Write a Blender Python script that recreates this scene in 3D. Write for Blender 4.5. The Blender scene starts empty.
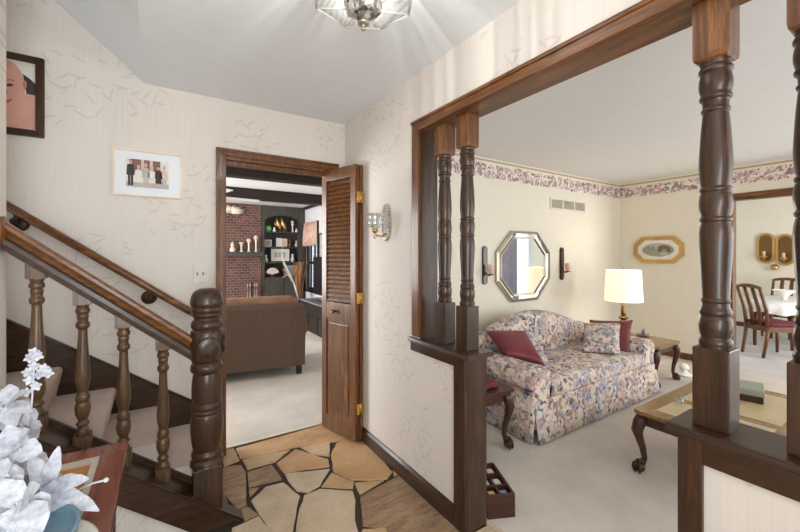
import bpy, bmesh, math, random
from mathutils import Vector, Matrix
C = bpy.context.scene
R = math.radians
PI = math.pi
rnd = random.Random(7)

# ------------------------------------------------------------------ camera, world, light, exposure
cam_d = bpy.data.cameras.new('camera')
cam = bpy.data.objects.new('camera', cam_d)
C.collection.objects.link(cam)
cam.location = (0, 0, 1.377)
cam.rotation_euler = (R(90), 0, R(-32.83))
cam_d.sensor_width = 36
cam_d.lens = 36 * 370.5 / 800
cam_d.shift_y = -11 / 800
cam_d.clip_start = 0.02
C.camera = cam

w = bpy.data.worlds.new('world')
C.world = w
w.use_nodes = True
bg = w.node_tree.nodes['Background']
bg.inputs[0].default_value = (0.85, 0.92, 1.0, 1)
bg.inputs[1].default_value = 1.2

C.view_settings.view_transform = 'Standard'
C.view_settings.look = 'None'
C.view_settings.exposure = 0.65
C.view_settings.gamma = 1.0
C.view_settings.use_curve_mapping = False
try:
    C.cycles.max_bounces = 10
    C.cycles.diffuse_bounces = 6
    C.cycles.sample_clamp_indirect = 4
    C.cycles.use_denoising = True
except Exception:
    pass


def area(name, loc, rot, sx, sy, power, col=(1, 1, 1), spread=180):
    l = bpy.data.lights.new(name, 'AREA')
    l.shape = 'RECTANGLE'
    l.size = sx
    l.size_y = sy
    l.energy = power
    l.color = col
    l.spread = R(spread)
    o = bpy.data.objects.new(name, l)
    o.location = loc
    o.rotation_euler = rot
    C.collection.objects.link(o)
    return o


# area lamps added to brighten the rooms, mostly at unseen openings and sides
area('fill_front_door', (-0.15, -1.08, 1.5), (R(113), 0, R(16)), 1.1, 1.9, 52, (0.93, 0.97, 1.0))  # added fill at the assumed front door behind the camera
area('fill_living_room', (3.5, -1.45, 1.4), (R(82), 0, 0), 3.2, 1.8, 30, (0.95, 0.98, 1.0))  # added fill in front of the assumed living room window
area('fill_dining_room', (7.0, -1.42, 1.3), (R(88), 0, 0), 1.5, 1.8, 62, (0.97, 0.985, 1.0))  # added fill standing inside the dining room, clear of the drape
area('daylight_behind_sheer', (9.05, -1.80, 1.2), (R(90), 0, 0), 0.8, 2.0, 22, (0.95, 0.97, 1.0))
area('fill_family_room', (-1.7, 5.6, 1.5), (R(90), 0, R(-90)), 2.6, 1.6, 150, (0.97, 0.985, 1.0))  # added fill on the side where the wall has no window


# ------------------------------------------------------------------ material helpers
def lin(c):
    return tuple(((x / 255) / 12.92 if x / 255 <= 0.04045 else ((x / 255 + 0.055) / 1.055) ** 2.4) for x in c) + (1,)


class NT:
    def __init__(s, name, rough=0.6, metal=0.0, coat=0.0, spec=0.5):
        s.m = bpy.data.materials.new(name)
        s.m.use_nodes = True
        s.t = s.m.node_tree
        s.b = s.t.nodes['Principled BSDF']
        s.b.inputs['Roughness'].default_value = rough
        s.b.inputs['Metallic'].default_value = metal
        s.b.inputs['Coat Weight'].default_value = coat
        s.b.inputs['Coat Roughness'].default_value = 0.15
        s.b.inputs['Specular IOR Level'].default_value = spec
        s._c = None

    def n(s, ty, **kw):
        nd = s.t.nodes.new(ty)
        for k, v in kw.items():
            setattr(nd, k, v)
        return nd

    def l(s, a, b):
        s.t.links.new(a, b)

    def co(s):
        if s._c is None:
            s._c = s.n('ShaderNodeTexCoord').outputs['Object']
        return s._c

    def put(s, sock, v):
        if isinstance(v, (int, float)):
            sock.default_value = v
        elif isinstance(v, tuple):
            sock.default_value = v
        else:
            s.l(v, sock)

    def math(s, op, a, b=0.0, c=None):
        nd = s.n('ShaderNodeMath', operation=op)
        s.put(nd.inputs[0], a)
        s.put(nd.inputs[1], b)
        if c is not None:
            s.put(nd.inputs[2], c)
        return nd.outputs[0]

    def vmath(s, op, a, b=(0, 0, 0)):
        nd = s.n('ShaderNodeVectorMath', operation=op)
        s.put(nd.inputs[0], a)
        s.put(nd.inputs[1], b)
        return nd.outputs[0]

    def mapping(s, scale=(1, 1, 1), rot=(0, 0, 0), loc=(0, 0, 0), src=None):
        nd = s.n('ShaderNodeMapping')
        nd.inputs['Scale'].default_value = scale
        nd.inputs['Rotation'].default_value = rot
        nd.inputs['Location'].default_value = loc
        s.l(src if src is not None else s.co(), nd.inputs[0])
        return nd.outputs[0]

    def noise(s, vec, scale=5, detail=3, rough=0.5, dist=0.0):
        nd = s.n('ShaderNodeTexNoise')
        s.l(vec, nd.inputs['Vector'])
        nd.inputs['Scale'].default_value = scale
        nd.inputs['Detail'].default_value = detail
        nd.inputs['Roughness'].default_value = rough
        nd.inputs['Distortion'].default_value = dist
        return nd.outputs[0]

    def ramp(s, fac, stops, interp='LINEAR'):
        nd = s.n('ShaderNodeValToRGB')
        cr = nd.color_ramp
        cr.interpolation = interp
        while len(cr.elements) < len(stops):
            cr.elements.new(0.5)
        for e, (p, c) in zip(cr.elements, stops):
            e.position = p
            e.color = c
        s.put(nd.inputs[0], fac)
        return nd.outputs[0]

    def mix(s, fac, a, b, blend='MIX'):
        nd = s.n('ShaderNodeMix', data_type='RGBA', blend_type=blend)
        s.put(nd.inputs[0], fac)
        s.put(nd.inputs[6], a)
        s.put(nd.inputs[7], b)
        return nd.outputs[2]

    def col(s, v):
        s.put(s.b.inputs['Base Color'], v)
        return s

    def bump(s, h, strength=0.2, dist=0.01):
        nd = s.n('ShaderNodeBump')
        nd.inputs['Strength'].default_value = strength
        nd.inputs['Distance'].default_value = dist
        s.l(h, nd.inputs['Height'])
        s.l(nd.outputs[0], s.b.inputs['Normal'])
        return s


def plain(name, rgb, rough=0.6, metal=0.0, coat=0.0, var=0.06):
    t = NT(name, rough, metal, coat)
    c = lin(rgb)
    n = t.noise(t.mapping((1, 1, 1)), 9, 3)
    d = tuple(x * (1 - var * 2) for x in c[:3]) + (1,)
    e = tuple(min(1, x * (1 + var)) for x in c[:3]) + (1,)
    t.col(t.ramp(n, [(0.3, d), (0.7, e)]))
    return t.m


def wood(name, dark, light, axis='Z', rough=0.34, coat=0.22, scale=1.0):
    t = NT(name, rough, 0, coat, 0.35)
    sc = {'X': (1.2, 16, 16), 'Y': (16, 1.2, 16), 'Z': (16, 16, 1.2)}[axis]
    v = t.mapping(tuple(x * scale for x in sc))
    n1 = t.noise(v, 2.2, 6, 0.62, 1.1)
    n2 = t.noise(t.mapping(tuple(x * 4 * scale for x in sc)), 3.0, 3, 0.7, 0.3)
    f = t.math('ADD', t.math('MULTIPLY', n1, 0.7), t.math('MULTIPLY', n2, 0.3))
    mid = tuple((a + b) / 2 for a, b in zip(dark, light))
    t.col(t.ramp(f, [(0.30, lin(dark)), (0.5, lin(mid)), (0.70, lin(light))]))
    t.bump(n2, 0.06, 0.004)
    return t.m


def cells(t, uv, scale, off):
    vd = t.n('ShaderNodeTexVoronoi', voronoi_dimensions='2D', feature='F1')
    m = t.mapping((scale, scale, scale), (0, 0, 0), off, uv)
    t.l(m, vd.inputs['Vector'])
    vd.inputs['Scale'].default_value = 1
    d = t.vmath('SUBTRACT', m, vd.outputs['Position'])
    return d, vd.outputs['Color'], vd.outputs['Distance']


def wallpaper(name, horiz, base=(220, 212, 203)):
    """Cream grasscloth paper printed with sparse grey bamboo sprigs. horiz: which object axis runs along the wall."""
    t = NT(name, 0.75, 0, 0, 0.25)
    sp = t.n('ShaderNodeSeparateXYZ')
    t.l(t.co(), sp.inputs[0])
    cb = t.n('ShaderNodeCombineXYZ')
    t.l(sp.outputs[{'X': 0, 'Y': 1}[horiz]], cb.inputs[0])
    t.l(sp.outputs[2], cb.inputs[1])
    uv = cb.outputs[0]
    c = lin(base)
    weave = t.noise(t.mapping((190, 2.5, 1), src=uv), 1.0, 3, 0.6)
    weft = t.noise(t.mapping((6, 260, 1), src=uv), 1.0, 2, 0.6)
    cloud = t.noise(uv, 1.6, 2)
    f = t.math('ADD', t.math('MULTIPLY', weave, 0.65), t.math('MULTIPLY', weft, 0.35))
    colr = t.ramp(f, [(0.3, tuple(x * 0.90 for x in c[:3]) + (1,)), (0.7, tuple(min(1, x * 1.04) for x in c[:3]) + (1,))])
    # sprig clusters: big cells, only near the centre
    D, col0, dist0 = cells(t, uv, 1.9, (0.3, 0.7, 0) if horiz == 'X' else (5.6, 2.1, 0))
    cl = t.math('LESS_THAN', dist0, 0.37)
    mask = None
    for k, (sc, ang, spread, ln, wd) in enumerate([(12, -0.5, 1.2, 0.46, 0.075), (10, 0.6, 1.0, 0.47, 0.06), (6, -1.2, 0.5, 0.5, 0.022)]):
        d, cc, _ = cells(t, uv, sc, (k * 3.3, k * 1.7, 0))
        sx = t.n('ShaderNodeSeparateColor')
        t.l(cc, sx.inputs[0])
        rot = t.n('ShaderNodeVectorRotate', rotation_type='Z_AXIS')
        t.l(d, rot.inputs['Vector'])
        t.put(rot.inputs['Angle'], t.math('ADD', ang, t.math('MULTIPLY', t.math('SUBTRACT', sx.outputs[0], 0.5), spread)))
        s2 = t.n('ShaderNodeSeparateXYZ')
        t.l(rot.outputs[0], s2.inputs[0])
        a = t.math('DIVIDE', s2.outputs[0], ln)
        b = t.math('DIVIDE', s2.outputs[1], wd)
        e = t.math('ADD', t.math('ABSOLUTE', b), t.math('MULTIPLY', a, a))
        leaf = t.math('MULTIPLY', t.math('LESS_THAN', e, 1.0), t.math('GREATER_THAN', sx.outputs[1], 0.36))
        mask = leaf if mask is None else t.math('MAXIMUM', mask, leaf)
    mask = t.math('MULTIPLY', t.math('MULTIPLY', mask, cl), t.math('MULTIPLY_ADD', weave, 0.5, 0.0))
    colr = t.mix(mask, colr, lin((150, 148, 146)))
    colr = t.mix(t.math('MULTIPLY', cloud, 0.10), colr, lin((205, 190, 178)))
    t.col(colr)
    t.bump(f, 0.10, 0.003)
    return t.m


def carpet(name, rgb):
    t = NT(name, 0.95, 0, 0, 0.1)
    c = lin(rgb)
    big = t.noise(t.co(), 2.6, 4, 0.6)
    fine = t.noise(t.co(), 260, 2, 0.7)
    f = t.math('ADD', t.math('MULTIPLY', big, 0.6), t.math('MULTIPLY', fine, 0.4))
    t.col(t.ramp(f, [(0.32, tuple(x * 0.78 for x in c[:3]) + (1,)), (0.68, tuple(min(1, x * 1.10) for x in c[:3]) + (1,))]))
    t.bump(fine, 0.5, 0.01)
    return t.m


def floral(name, scale=1.0):
    """Tapestry print: overlapping cream, rose, slate and tan blossoms."""
    t = NT(name, 0.9, 0, 0, 0.2)
    wob = t.n('ShaderNodeTexNoise')
    t.l(t.co(), wob.inputs['Vector'])
    wob.inputs['Scale'].default_value = 16 * scale
    wob.inputs['Detail'].default_value = 3
    v = t.vmath('ADD', t.co(), t.vmath('MULTIPLY', t.vmath('SUBTRACT', wob.outputs[1], (0.5, 0.5, 0.5)), (0.07, 0.07, 0.07)))

    def layer(sc, stops):
        vd = t.n('ShaderNodeTexVoronoi', feature='F1')
        t.l(v, vd.inputs['Vector'])
        vd.inputs['Scale'].default_value = sc * scale
        s = t.n('ShaderNodeSeparateColor')
        t.l(vd.outputs['Color'], s.inputs[0])
        return t.ramp(s.outputs[0], stops, 'CONSTANT'), vd.outputs['Distance'], s.outputs[1]

    pal = [(0.0, lin((216, 198, 180))), (0.22, lin((160, 156, 166))), (0.36, lin((212, 188, 174))), (0.56, lin((178, 176, 188))),
           (0.66, lin((178, 140, 130))), (0.74, lin((220, 208, 194))), (0.88, lin((182, 160, 140)))]
    c1, d1, g1 = layer(11, pal)
    pal2 = [(0.0, lin((92, 88, 98))), (0.2, lin((216, 200, 184))), (0.45, lin((204, 168, 156))), (0.62, lin((136, 138, 158))), (0.82, lin((150, 134, 116)))]
    c2, d2, g2 = layer(36, pal2)
    col = t.mix(t.math('LESS_THAN', g2, 0.5), c1, c2)
    petals = t.noise(v, 60 * scale, 2, 0.6)
    col = t.mix(t.ramp(petals, [(0.5, (0, 0, 0, 1)), (0.68, (0.55, 0.55, 0.55, 1))]), col, lin((228, 218, 208)))
    col = t.mix(t.ramp(petals, [(0.30, (0.6, 0.6, 0.6, 1)), (0.42, (0, 0, 0, 1))]), col, lin((88, 80, 90)))
    t.col(col)
    t.bump(petals, 0.12, 0.004)
    return t.m


def border_paper(name, horiz):
    """Wallpaper border: cream ground, a tan line along the top, a garland of rose and mauve blossoms with grey-green leaves."""
    t = NT(name, 0.75, 0, 0, 0.2)
    sp = t.n('ShaderNodeSeparateXYZ')
    t.l(t.co(), sp.inputs[0])
    cb = t.n('ShaderNodeCombineXYZ')
    t.l(sp.outputs[{'X': 0, 'Y': 1}[horiz]], cb.inputs[0])
    t.l(sp.outputs[2], cb.inputs[1])
    uv = cb.outputs[0]
    h = sp.outputs[2]
    d, cc, dist = cells(t, uv, 15, (0.2, 0.4, 0))
    s = t.n('ShaderNodeSeparateColor')
    t.l(cc, s.inputs[0])
    blo = t.ramp(s.outputs[0], [(0, lin((204, 164, 166))), (0.25, lin((222, 204, 196))), (0.45, lin((150, 150, 140))), (0.6, lin((190, 146, 152))),
                                (0.75, lin((206, 186, 190))), (0.9, lin((128, 134, 128)))], 'CONSTANT')
    d2, cc2, dist2 = cells(t, uv, 55, (0.7, 0.1, 0))
    s2 = t.n('ShaderNodeSeparateColor')
    t.l(cc2, s2.inputs[0])
    blo2 = t.ramp(s2.outputs[0], [(0, lin((164, 116, 128))), (0.3, lin((228, 214, 206))), (0.6, lin((128, 132, 128))), (0.8, lin((200, 170, 170)))], 'CONSTANT')
    blo = t.mix(t.math('LESS_THAN', s2.outputs[1], 0.5), blo, blo2)
    wave = t.noise(t.mapping((3.2, 0.0, 1), src=uv), 2.0, 2)
    mid = t.math('MULTIPLY_ADD', wave, 0.09, 2.255)
    off = t.math('ABSOLUTE', t.math('SUBTRACT', h, mid))
    inside = t.math('LESS_THAN', t.math('ADD', off, t.math('MULTIPLY', dist2, 0.03)), 0.085)
    full = t.math('LESS_THAN', dist, 0.62)
    m = t.math('MULTIPLY', inside, full)
    col = t.mix(m, lin((226, 219, 204)), blo)
    line = t.math('MULTIPLY', t.math('GREATER_THAN', h, 2.402), t.math('LESS_THAN', h, 2.424))
    col = t.mix(line, col, lin((182, 160, 128)))
    t.col(col)
    return t.m


def brick(name):
    t = NT(name, 0.85, 0, 0, 0.2)
    bk = t.n('ShaderNodeTexBrick')
    t.l(t.mapping((1, 1, 1), (R(90), 0, 0)), bk.inputs['Vector'])
    bk.inputs['Scale'].default_value = 4.6
    bk.inputs['Color1'].default_value = lin((128, 88, 77))
    bk.inputs['Color2'].default_value = lin((90, 64, 60))
    bk.inputs['Mortar'].default_value = lin((150, 140, 132))
    bk.inputs['Mortar Size'].default_value = 0.018
    n = t.noise(t.co(), 12, 3)
    t.col(t.mix(t.math('MULTIPLY', n, 0.5), bk.outputs[0], lin((70, 48, 46))))
    t.bump(bk.outputs[1], 0.4, 0.01)
    return t.m


def stone(name, c1, c2, c3, streak=False):
    t = NT(name, 0.48, 0, 0.05, 0.4)
    v = t.mapping((1, 1, 1)) if not streak else t.mapping((2.2, 11, 1), (0, 0, R(-62)))
    n = t.noise(v, 3.2 if not streak else 2.6, 6, 0.62, 0.6)
    f = t.noise(t.co(), 38, 4, 0.7)
    k = t.math('ADD', t.math('MULTIPLY', n, 0.72), t.math('MULTIPLY', f, 0.28))
    t.col(t.ramp(k, [(0.32, lin(c1)), (0.5, lin(c2)), (0.7, lin(c3))]))
    t.bump(k, 0.25, 0.012)
    return t.m


def emit(name, rgb, strength, base=(240, 230, 210)):
    t = NT(name, 0.8)
    t.col(lin(base))
    t.b.inputs['Emission Color'].default_value = lin(rgb)
    t.b.inputs['Emission Strength'].default_value = strength
    return t.m


def glass(name, rgb=(245, 248, 248), rough=0.02, clear=0.75):
    """Thin clear pane: mostly transparent with a glossy surface."""
    t = NT(name, rough)
    t.col(lin(rgb))
    tr = t.n('ShaderNodeBsdfTransparent')
    tr.inputs[0].default_value = lin(rgb)
    gl = t.n('ShaderNodeBsdfGlossy')
    gl.inputs['Roughness'].default_value = rough
    mx = t.n('ShaderNodeMixShader')
    mx.inputs[0].default_value = 1 - clear
    t.l(tr.outputs[0], mx.inputs[1])
    t.l(gl.outputs[0], mx.inputs[2])
    t.l(mx.outputs[0], t.t.nodes['Material Output'].inputs[0])
    return t.m


def sheer(name, rgb, through=0.5):
    t = NT(name, 0.9)
    wv = t.noise(t.mapping((40, 40, 0.6)), 1.0, 2)
    tl = t.n('ShaderNodeBsdfTranslucent')
    tl.inputs[0].default_value = lin(rgb)
    df = t.n('ShaderNodeBsdfDiffuse')
    t.l(t.ramp(wv, [(0.3, tuple(x * 0.85 for x in lin(rgb)[:3]) + (1,)), (0.7, lin(rgb))]), df.inputs[0])
    mx = t.n('ShaderNodeMixShader')
    mx.inputs[0].default_value = 1 - through
    t.l(tl.outputs[0], mx.inputs[1])
    t.l(df.outputs[0], mx.inputs[2])
    t.l(mx.outputs[0], t.t.nodes['Material Output'].inputs[0])
    return t.m


M = {}
for ax in 'XYZ':
    M['oak' + ax] = wood('stained_oak_' + ax, (52, 30, 15), (150, 97, 53), ax)
    M['wal' + ax] = wood('dark_walnut_' + ax, (31, 20, 13), (84, 56, 36), ax)
    M['mah' + ax] = wood('mahogany_' + ax, (40, 22, 16), (92, 54, 40), ax)
    M['hon' + ax] = wood('honey_wood_' + ax, (106, 78, 44), (170, 132, 86), ax, 0.25)
    M['red' + ax] = wood('red_brown_wood_' + ax, (96, 46, 32), (140, 78, 56), ax, 0.2, 0.5)
    M['blk' + ax] = wood('black_brown_beam_' + ax, (22, 16, 13), (52, 38, 30), ax, 0.6, 0.0)
M['balwood'] = wood('aged_baluster_wood', (44, 31, 19), (118, 86, 54), 'Z')
M['grey_cab'] = wood('grey_brown_cabinet', (52, 48, 45), (92, 86, 80), 'Z', 0.5, 0.1)
M['paper_x'] = wallpaper('bamboo_wallpaper_along_x', 'X')
M['paper_y'] = wallpaper('bamboo_wallpaper_along_y', 'Y')
M['cream'] = plain('cream_wall_paint', (226, 219, 203), 0.8, var=0.01)
M['fam_wall'] = plain('white_family_wall', (214, 214, 214), 0.8, var=0.01)
M['ceil'] = plain('grey_white_ceiling', (226, 229, 231), 0.9, var=0.01)
M['ceil_l'] = plain('white_ceiling', (222, 221, 220), 0.9, var=0.01)
M['carpet'] = carpet('beige_carpet', (214, 205, 194))
M['carpet_d'] = carpet('sunlit_carpet', (206, 202, 200))  # cooler, whiter tone carries the sunlight on the dining room carpet
M['stair_carpet'] = carpet('stair_carpet', (210, 192, 180))
M['floral'] = floral('floral_tapestry', 1.0)
M['floral_p'] = floral('floral_tapestry_pillow', 1.15)
M['bord_x'] = border_paper('floral_border_along_x', 'X')
M['bord_y'] = border_paper('floral_border_along_y', 'Y')
M['brick'] = brick('red_brick')
M['st_tan'] = stone('tan_flagstone', (164, 132, 98), (194, 162, 124), (212, 186, 152))
M['st_orange'] = stone('orange_flagstone', (160, 120, 82), (190, 150, 108), (206, 174, 134))
M['st_beige'] = stone('beige_flagstone', (176, 156, 128), (200, 180, 152), (218, 204, 180))
M['st_slate'] = stone('striped_flagstone', (112, 88, 66), (150, 122, 94), (182, 158, 128), True)
M['grout'] = plain('dark_grout', (58, 48, 38), 0.9)
M['brass'] = plain('brass', (206, 164, 86), 0.25, 1.0)
M['brass_d'] = plain('aged_brass', (132, 104, 66), 0.35, 1.0)
M['gold'] = plain('gilt', (196, 158, 98), 0.3, 0.75)
M['silver'] = plain('silver_gilt', (186, 176, 160), 0.32, 0.85)
M['bronze'] = plain('bronze', (74, 56, 44), 0.4, 0.7)
M['iron'] = plain('black_iron', (22, 21, 21), 0.5, 0.3)
M['black'] = plain('black_plastic', (18, 18, 20), 0.3)
M['mirror'] = plain('mirror_glass', (236, 238, 236), 0.01, 1.0, var=0.0)
M['maroon'] = plain('maroon_satin', (112, 36, 44), 0.42, var=0.1)
M['wine'] = plain('wine_velvet', (100, 28, 46), 0.8)
M['vent'] = plain('vent_slats', (206, 198, 184), 0.6)
M['vent_d'] = plain('vent_shadow_gap', (142, 132, 120), 0.8)
M['white'] = plain('white_paint', (236, 234, 230), 0.5, var=0.01)
M['matte_white'] = plain('white_mat_board', (226, 228, 232), 0.8, var=0.01)
M['ivory_plate'] = plain('ivory_switch_plate', (218, 210, 200), 0.5)
M['ivory'] = plain('ivory_frame', (226, 212, 190), 0.4)
tp = NT('white_silk_petal', 0.8, 0, 0, 0.2)
pn = tp.noise(tp.co(), 70, 4, 0.65)
tp.col(tp.ramp(pn, [(0.35, lin((166, 168, 178))), (0.6, lin((198, 199, 205)))]))
tp.bump(pn, 0.5, 0.006)
M['petal'] = tp.m
M['greyleaf'] = plain('silver_grey_leaf', (176, 180, 192), 0.7)
M['twig'] = plain('dark_twig', (112, 110, 116), 0.8)
M['bluepot'] = plain('slate_blue_glaze', (112, 142, 158), 0.35)
M['lampshade'] = emit('lit_lampshade', (255, 234, 200), 0.5, (236, 226, 204))
M['bulb'] = emit('warm_bulb', (255, 240, 215), 8)
M['glass'] = glass('clear_glass')
M['crystal'] = glass('cut_crystal', (225, 235, 232), 0.05, 0.55)
M['tabglass'] = plain('bevelled_glass_edge', (190, 184, 172), 0.08, var=0.1)
M['sheer'] = sheer('sheer_curtain', (232, 236, 244), 0.6)
M['drape'] = plain('blue_grey_drape', (176, 172, 188), 0.9)
M['sky_glass'] = emit('daylit_window', (225, 235, 250), 1.6, (230, 235, 240))
M['corduroy'] = None
M['green'] = plain('green_glass_bowl', (104, 196, 104), 0.25)
M['pink'] = plain('pink_candle', (226, 180, 168), 0.5)
M['valance'] = plain('peach_valance', (206, 170, 152), 0.9, var=0.12)
M['wheat'] = plain('dried_wheat', (156, 112, 76), 0.9, var=0.2)
M['bone'] = plain('bleached_branch', (214, 208, 198), 0.8)
M['tancloth'] = plain('tan_inlay', (196, 176, 136), 0.3)
M['lace'] = plain('white_table_linen', (228, 226, 222), 0.85)
M['sage'] = plain('sage_green_box', (150, 156, 138), 0.5)
M['cardwhite'] = plain('card_white', (214, 210, 202), 0.6)
M['cardblue'] = plain('card_blue', (132, 148, 178), 0.6)
M['cardyellow'] = plain('card_yellow', (222, 186, 120), 0.6)
M['grey'] = plain('grey_plastic', (120, 120, 124), 0.5)
M['skin'] = plain('photo_skin', (214, 160, 142), 0.7, var=0.05)
M['skin_d'] = plain('photo_skin_shade', (186, 122, 104), 0.7, var=0.05)
M['ph_dark'] = plain('photo_dark', (58, 54, 56), 0.7)
M['ph_brown'] = plain('photo_brown', (128, 96, 82), 0.7)
M['ph_grey'] = plain('photo_grey', (178, 176, 170), 0.7)
M['ph_pink'] = plain('photo_pink', (214, 186, 176), 0.7)
M['ph_cream'] = plain('photo_cream', (226, 220, 208), 0.7)
M['ph_green'] = plain('photo_green', (150, 152, 124), 0.7)
M['lip'] = plain('photo_lip', (166, 84, 80), 0.7)
t = NT('brown_corduroy', 0.95, 0, 0, 0.15)
wv = t.n('ShaderNodeTexWave', wave_type='BANDS', bands_direction='X')
t.l(t.co(), wv.inputs['Vector'])
wv.inputs['Scale'].default_value = 17
wv.inputs['Distortion'].default_value = 2.5
wv.inputs['Detail'].default_value = 2
nn = t.noise(t.co(), 30, 4, 0.7)
t.col(t.mix(t.math('MULTIPLY', nn, 0.8), t.ramp(wv.outputs[1], [(0.1, lin((62, 50, 44))), (0.9, lin((116, 98, 86)))]), lin((92, 72, 60))))
t.bump(wv.outputs[1], 0.3, 0.01)
M['corduroy'] = t.m
M['corduroy_top'] = plain('brown_plush', (132, 98, 74), 0.95, var=0.12)


# ------------------------------------------------------------------ mesh helpers
def box(bm, x0, y0, z0, x1, y1, z1, bev=0.0, mi=0):
    tb = bmesh.new()
    bmesh.ops.create_cube(tb, size=1)
    for v in tb.verts:
        v.co = Vector(((x0 + x1) / 2 + v.co.x * (x1 - x0), (y0 + y1) / 2 + v.co.y * (y1 - y0), (z0 + z1) / 2 + v.co.z * (z1 - z0)))
    if bev > 0:
        bmesh.ops.bevel(tb, geom=list(tb.edges), offset=bev, segments=2, affect='EDGES', profile=0.6)
    add(bm, tb, mi)
    return bm


def add(bm, tb, mi=0, mat=None):
    if mat is not None:
        bmesh.ops.transform(tb, matrix=mat, verts=tb.verts)
    mp = {v: bm.verts.new(v.co) for v in tb.verts}
    for f in tb.faces:
        try:
            nf = bm.faces.new([mp[v] for v in f.verts])
            nf.material_index = mi if mi else f.material_index
            nf.smooth = f.smooth
        except ValueError:
            pass
    tb.free()


def lathe(bm, prof, cx=0, cy=0, seg=24, mi=0, cap=True, mat=None):
    """prof: list of (radius, z) from bottom to top."""
    tb = bmesh.new()
    rings = []
    for r, z in prof:
        rings.append([tb.verts.new((cx + max(r, 0.0004) * math.cos(2 * PI * k / seg), cy + max(r, 0.0004) * math.sin(2 * PI * k / seg), z)) for k in range(seg)])
    for a, b in zip(rings, rings[1:]):
        for k in range(seg):
            f = tb.faces.new((a[k], a[(k + 1) % seg], b[(k + 1) % seg], b[k]))
            f.smooth = True
    if cap:
        tb.faces.new(list(reversed(rings[0])))
        tb.faces.new(rings[-1])
    add(bm, tb, mi, mat)
    return bm


def smoothprof(pts, n=4):
    """Catmull-Rom through (r, z) points; a point with a third entry stays a sharp corner."""
    out = []
    for i in range(len(pts) - 1):
        p0 = pts[max(i - 1, 0)]
        p1, p2 = pts[i], pts[i + 1]
        p3 = pts[min(i + 2, len(pts) - 1)]
        if len(p1) > 2:
            p0 = p1
        if len(p2) > 2:
            p3 = p2
        for k in range(n):
            u = k / n
            out.append(tuple(0.5 * (2 * p1[j] + (p2[j] - p0[j]) * u + (2 * p0[j] - 5 * p1[j] + 4 * p2[j] - p3[j]) * u * u + (3 * p1[j] - p0[j] - 3 * p2[j] + p3[j]) * u ** 3) for j in (0, 1)))
    out.append(pts[-1][:2])
    return out


def tube(bm, pts, rad, seg=10, mi=0, cap=True):
    """Swept round bar through 3-D points; rad a number or one per point."""
    pts = [Vector(p) for p in pts]
    n = len(pts)
    rs = rad if isinstance(rad, (list, tuple)) else [rad] * n
    tb = bmesh.new()
    rings = []
    up = Vector((0, 0, 1))
    prev = None
    for i, p in enumerate(pts):
        tdir = (pts[min(i + 1, n - 1)] - pts[max(i - 1, 0)]).normalized()
        if prev is None:
            ref = up if abs(tdir.dot(up)) < 0.9 else Vector((1, 0, 0))
            a = tdir.cross(ref).normalized()
        else:
            a = (prev - tdir * prev.dot(tdir)).normalized()
        prev = a
        b = tdir.cross(a)
        rings.append([tb.verts.new(p + (a * math.cos(2 * PI * k / seg) + b * math.sin(2 * PI * k / seg)) * rs[i]) for k in range(seg)])
    for r0, r1 in zip(rings, rings[1:]):
        for k in range(seg):
            f = tb.faces.new((r0[k], r0[(k + 1) % seg], r1[(k + 1) % seg], r1[k]))
            f.smooth = True
    if cap:
        tb.faces.new(list(reversed(rings[0])))
        tb.faces.new(rings[-1])
    bmesh.ops.recalc_face_normals(tb, faces=tb.faces)
    add(bm, tb, mi)
    return bm


def prism(bm, poly, axis, a, b, mi=0, bev=0.0):
    """Extrude a 2-D polygon. axis 'Y': poly is (x,z) from y=a to y=b; 'X': (y,z); 'Z': (x,y)."""
    tb = bmesh.new()

    def p(u, v, q):
        return {'Y': (u, q, v), 'X': (q, u, v), 'Z': (u, v, q)}[axis]
    A = [tb.verts.new(p(u, v, a)) for u, v in poly]
    B = [tb.verts.new(p(u, v, b)) for u, v in poly]
    tb.faces.new(A)
    tb.faces.new(list(reversed(B)))
    for k in range(len(poly)):
        tb.faces.new((A[k], B[k], B[(k + 1) % len(poly)], A[(k + 1) % len(poly)]))
    bmesh.ops.recalc_face_normals(tb, faces=tb.faces)
    if bev:
        bmesh.ops.bevel(tb, geom=list(tb.edges), offset=bev, segments=2, affect='EDGES')
    add(bm, tb, mi)
    return bm


def loft(bm, secs, closed=True, cap=True, mi=0, smooth=True):
    tb = bmesh.new()
    rows = [[tb.verts.new(p) for p in s] for s in secs]
    n = len(rows[0])
    for r0, r1 in zip(rows, rows[1:]):
        for k in range(n if closed else n - 1):
            f = tb.faces.new((r0[k], r0[(k + 1) % n], r1[(k + 1) % n], r1[k]))
            f.smooth = smooth
    if cap and closed:
        tb.faces.new(list(reversed(rows[0])))
        tb.faces.new(rows[-1])
    bmesh.ops.recalc_face_normals(tb, faces=tb.faces)
    add(bm, tb, mi)
    return bm


def BM():
    return bmesh.new()


def obj(name, bm, mat, parent=None, world=False, loc=None, auto=False):
    """Link bm as one mesh object. world=True: the vertices are world coordinates and are moved into the parent's frame."""
    me = bpy.data.meshes.new(name)
    if parent is not None and world:
        m = Matrix.Translation(parent.location) @ parent.rotation_euler.to_matrix().to_4x4()
        if parent.parent is not None:
            pp = parent.parent
            m = Matrix.Translation(pp.location) @ pp.rotation_euler.to_matrix().to_4x4() @ m
        bmesh.ops.transform(bm, matrix=m.inverted(), verts=bm.verts)
    bm.to_mesh(me)
    bm.free()
    for m in (mat if isinstance(mat, (list, tuple)) else [mat]):
        me.materials.append(m)
    o = bpy.data.objects.new(name, me)
    C.collection.objects.link(o)
    if parent is not None:
        o.parent = parent
    if loc is not None:
        o.location = loc
    return o


def tag(o, label, cat, group=None, kind=None):
    o['label'] = label
    o['category'] = cat
    if group:
        o['group'] = group
    if kind:
        o['kind'] = kind
    return o


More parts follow.
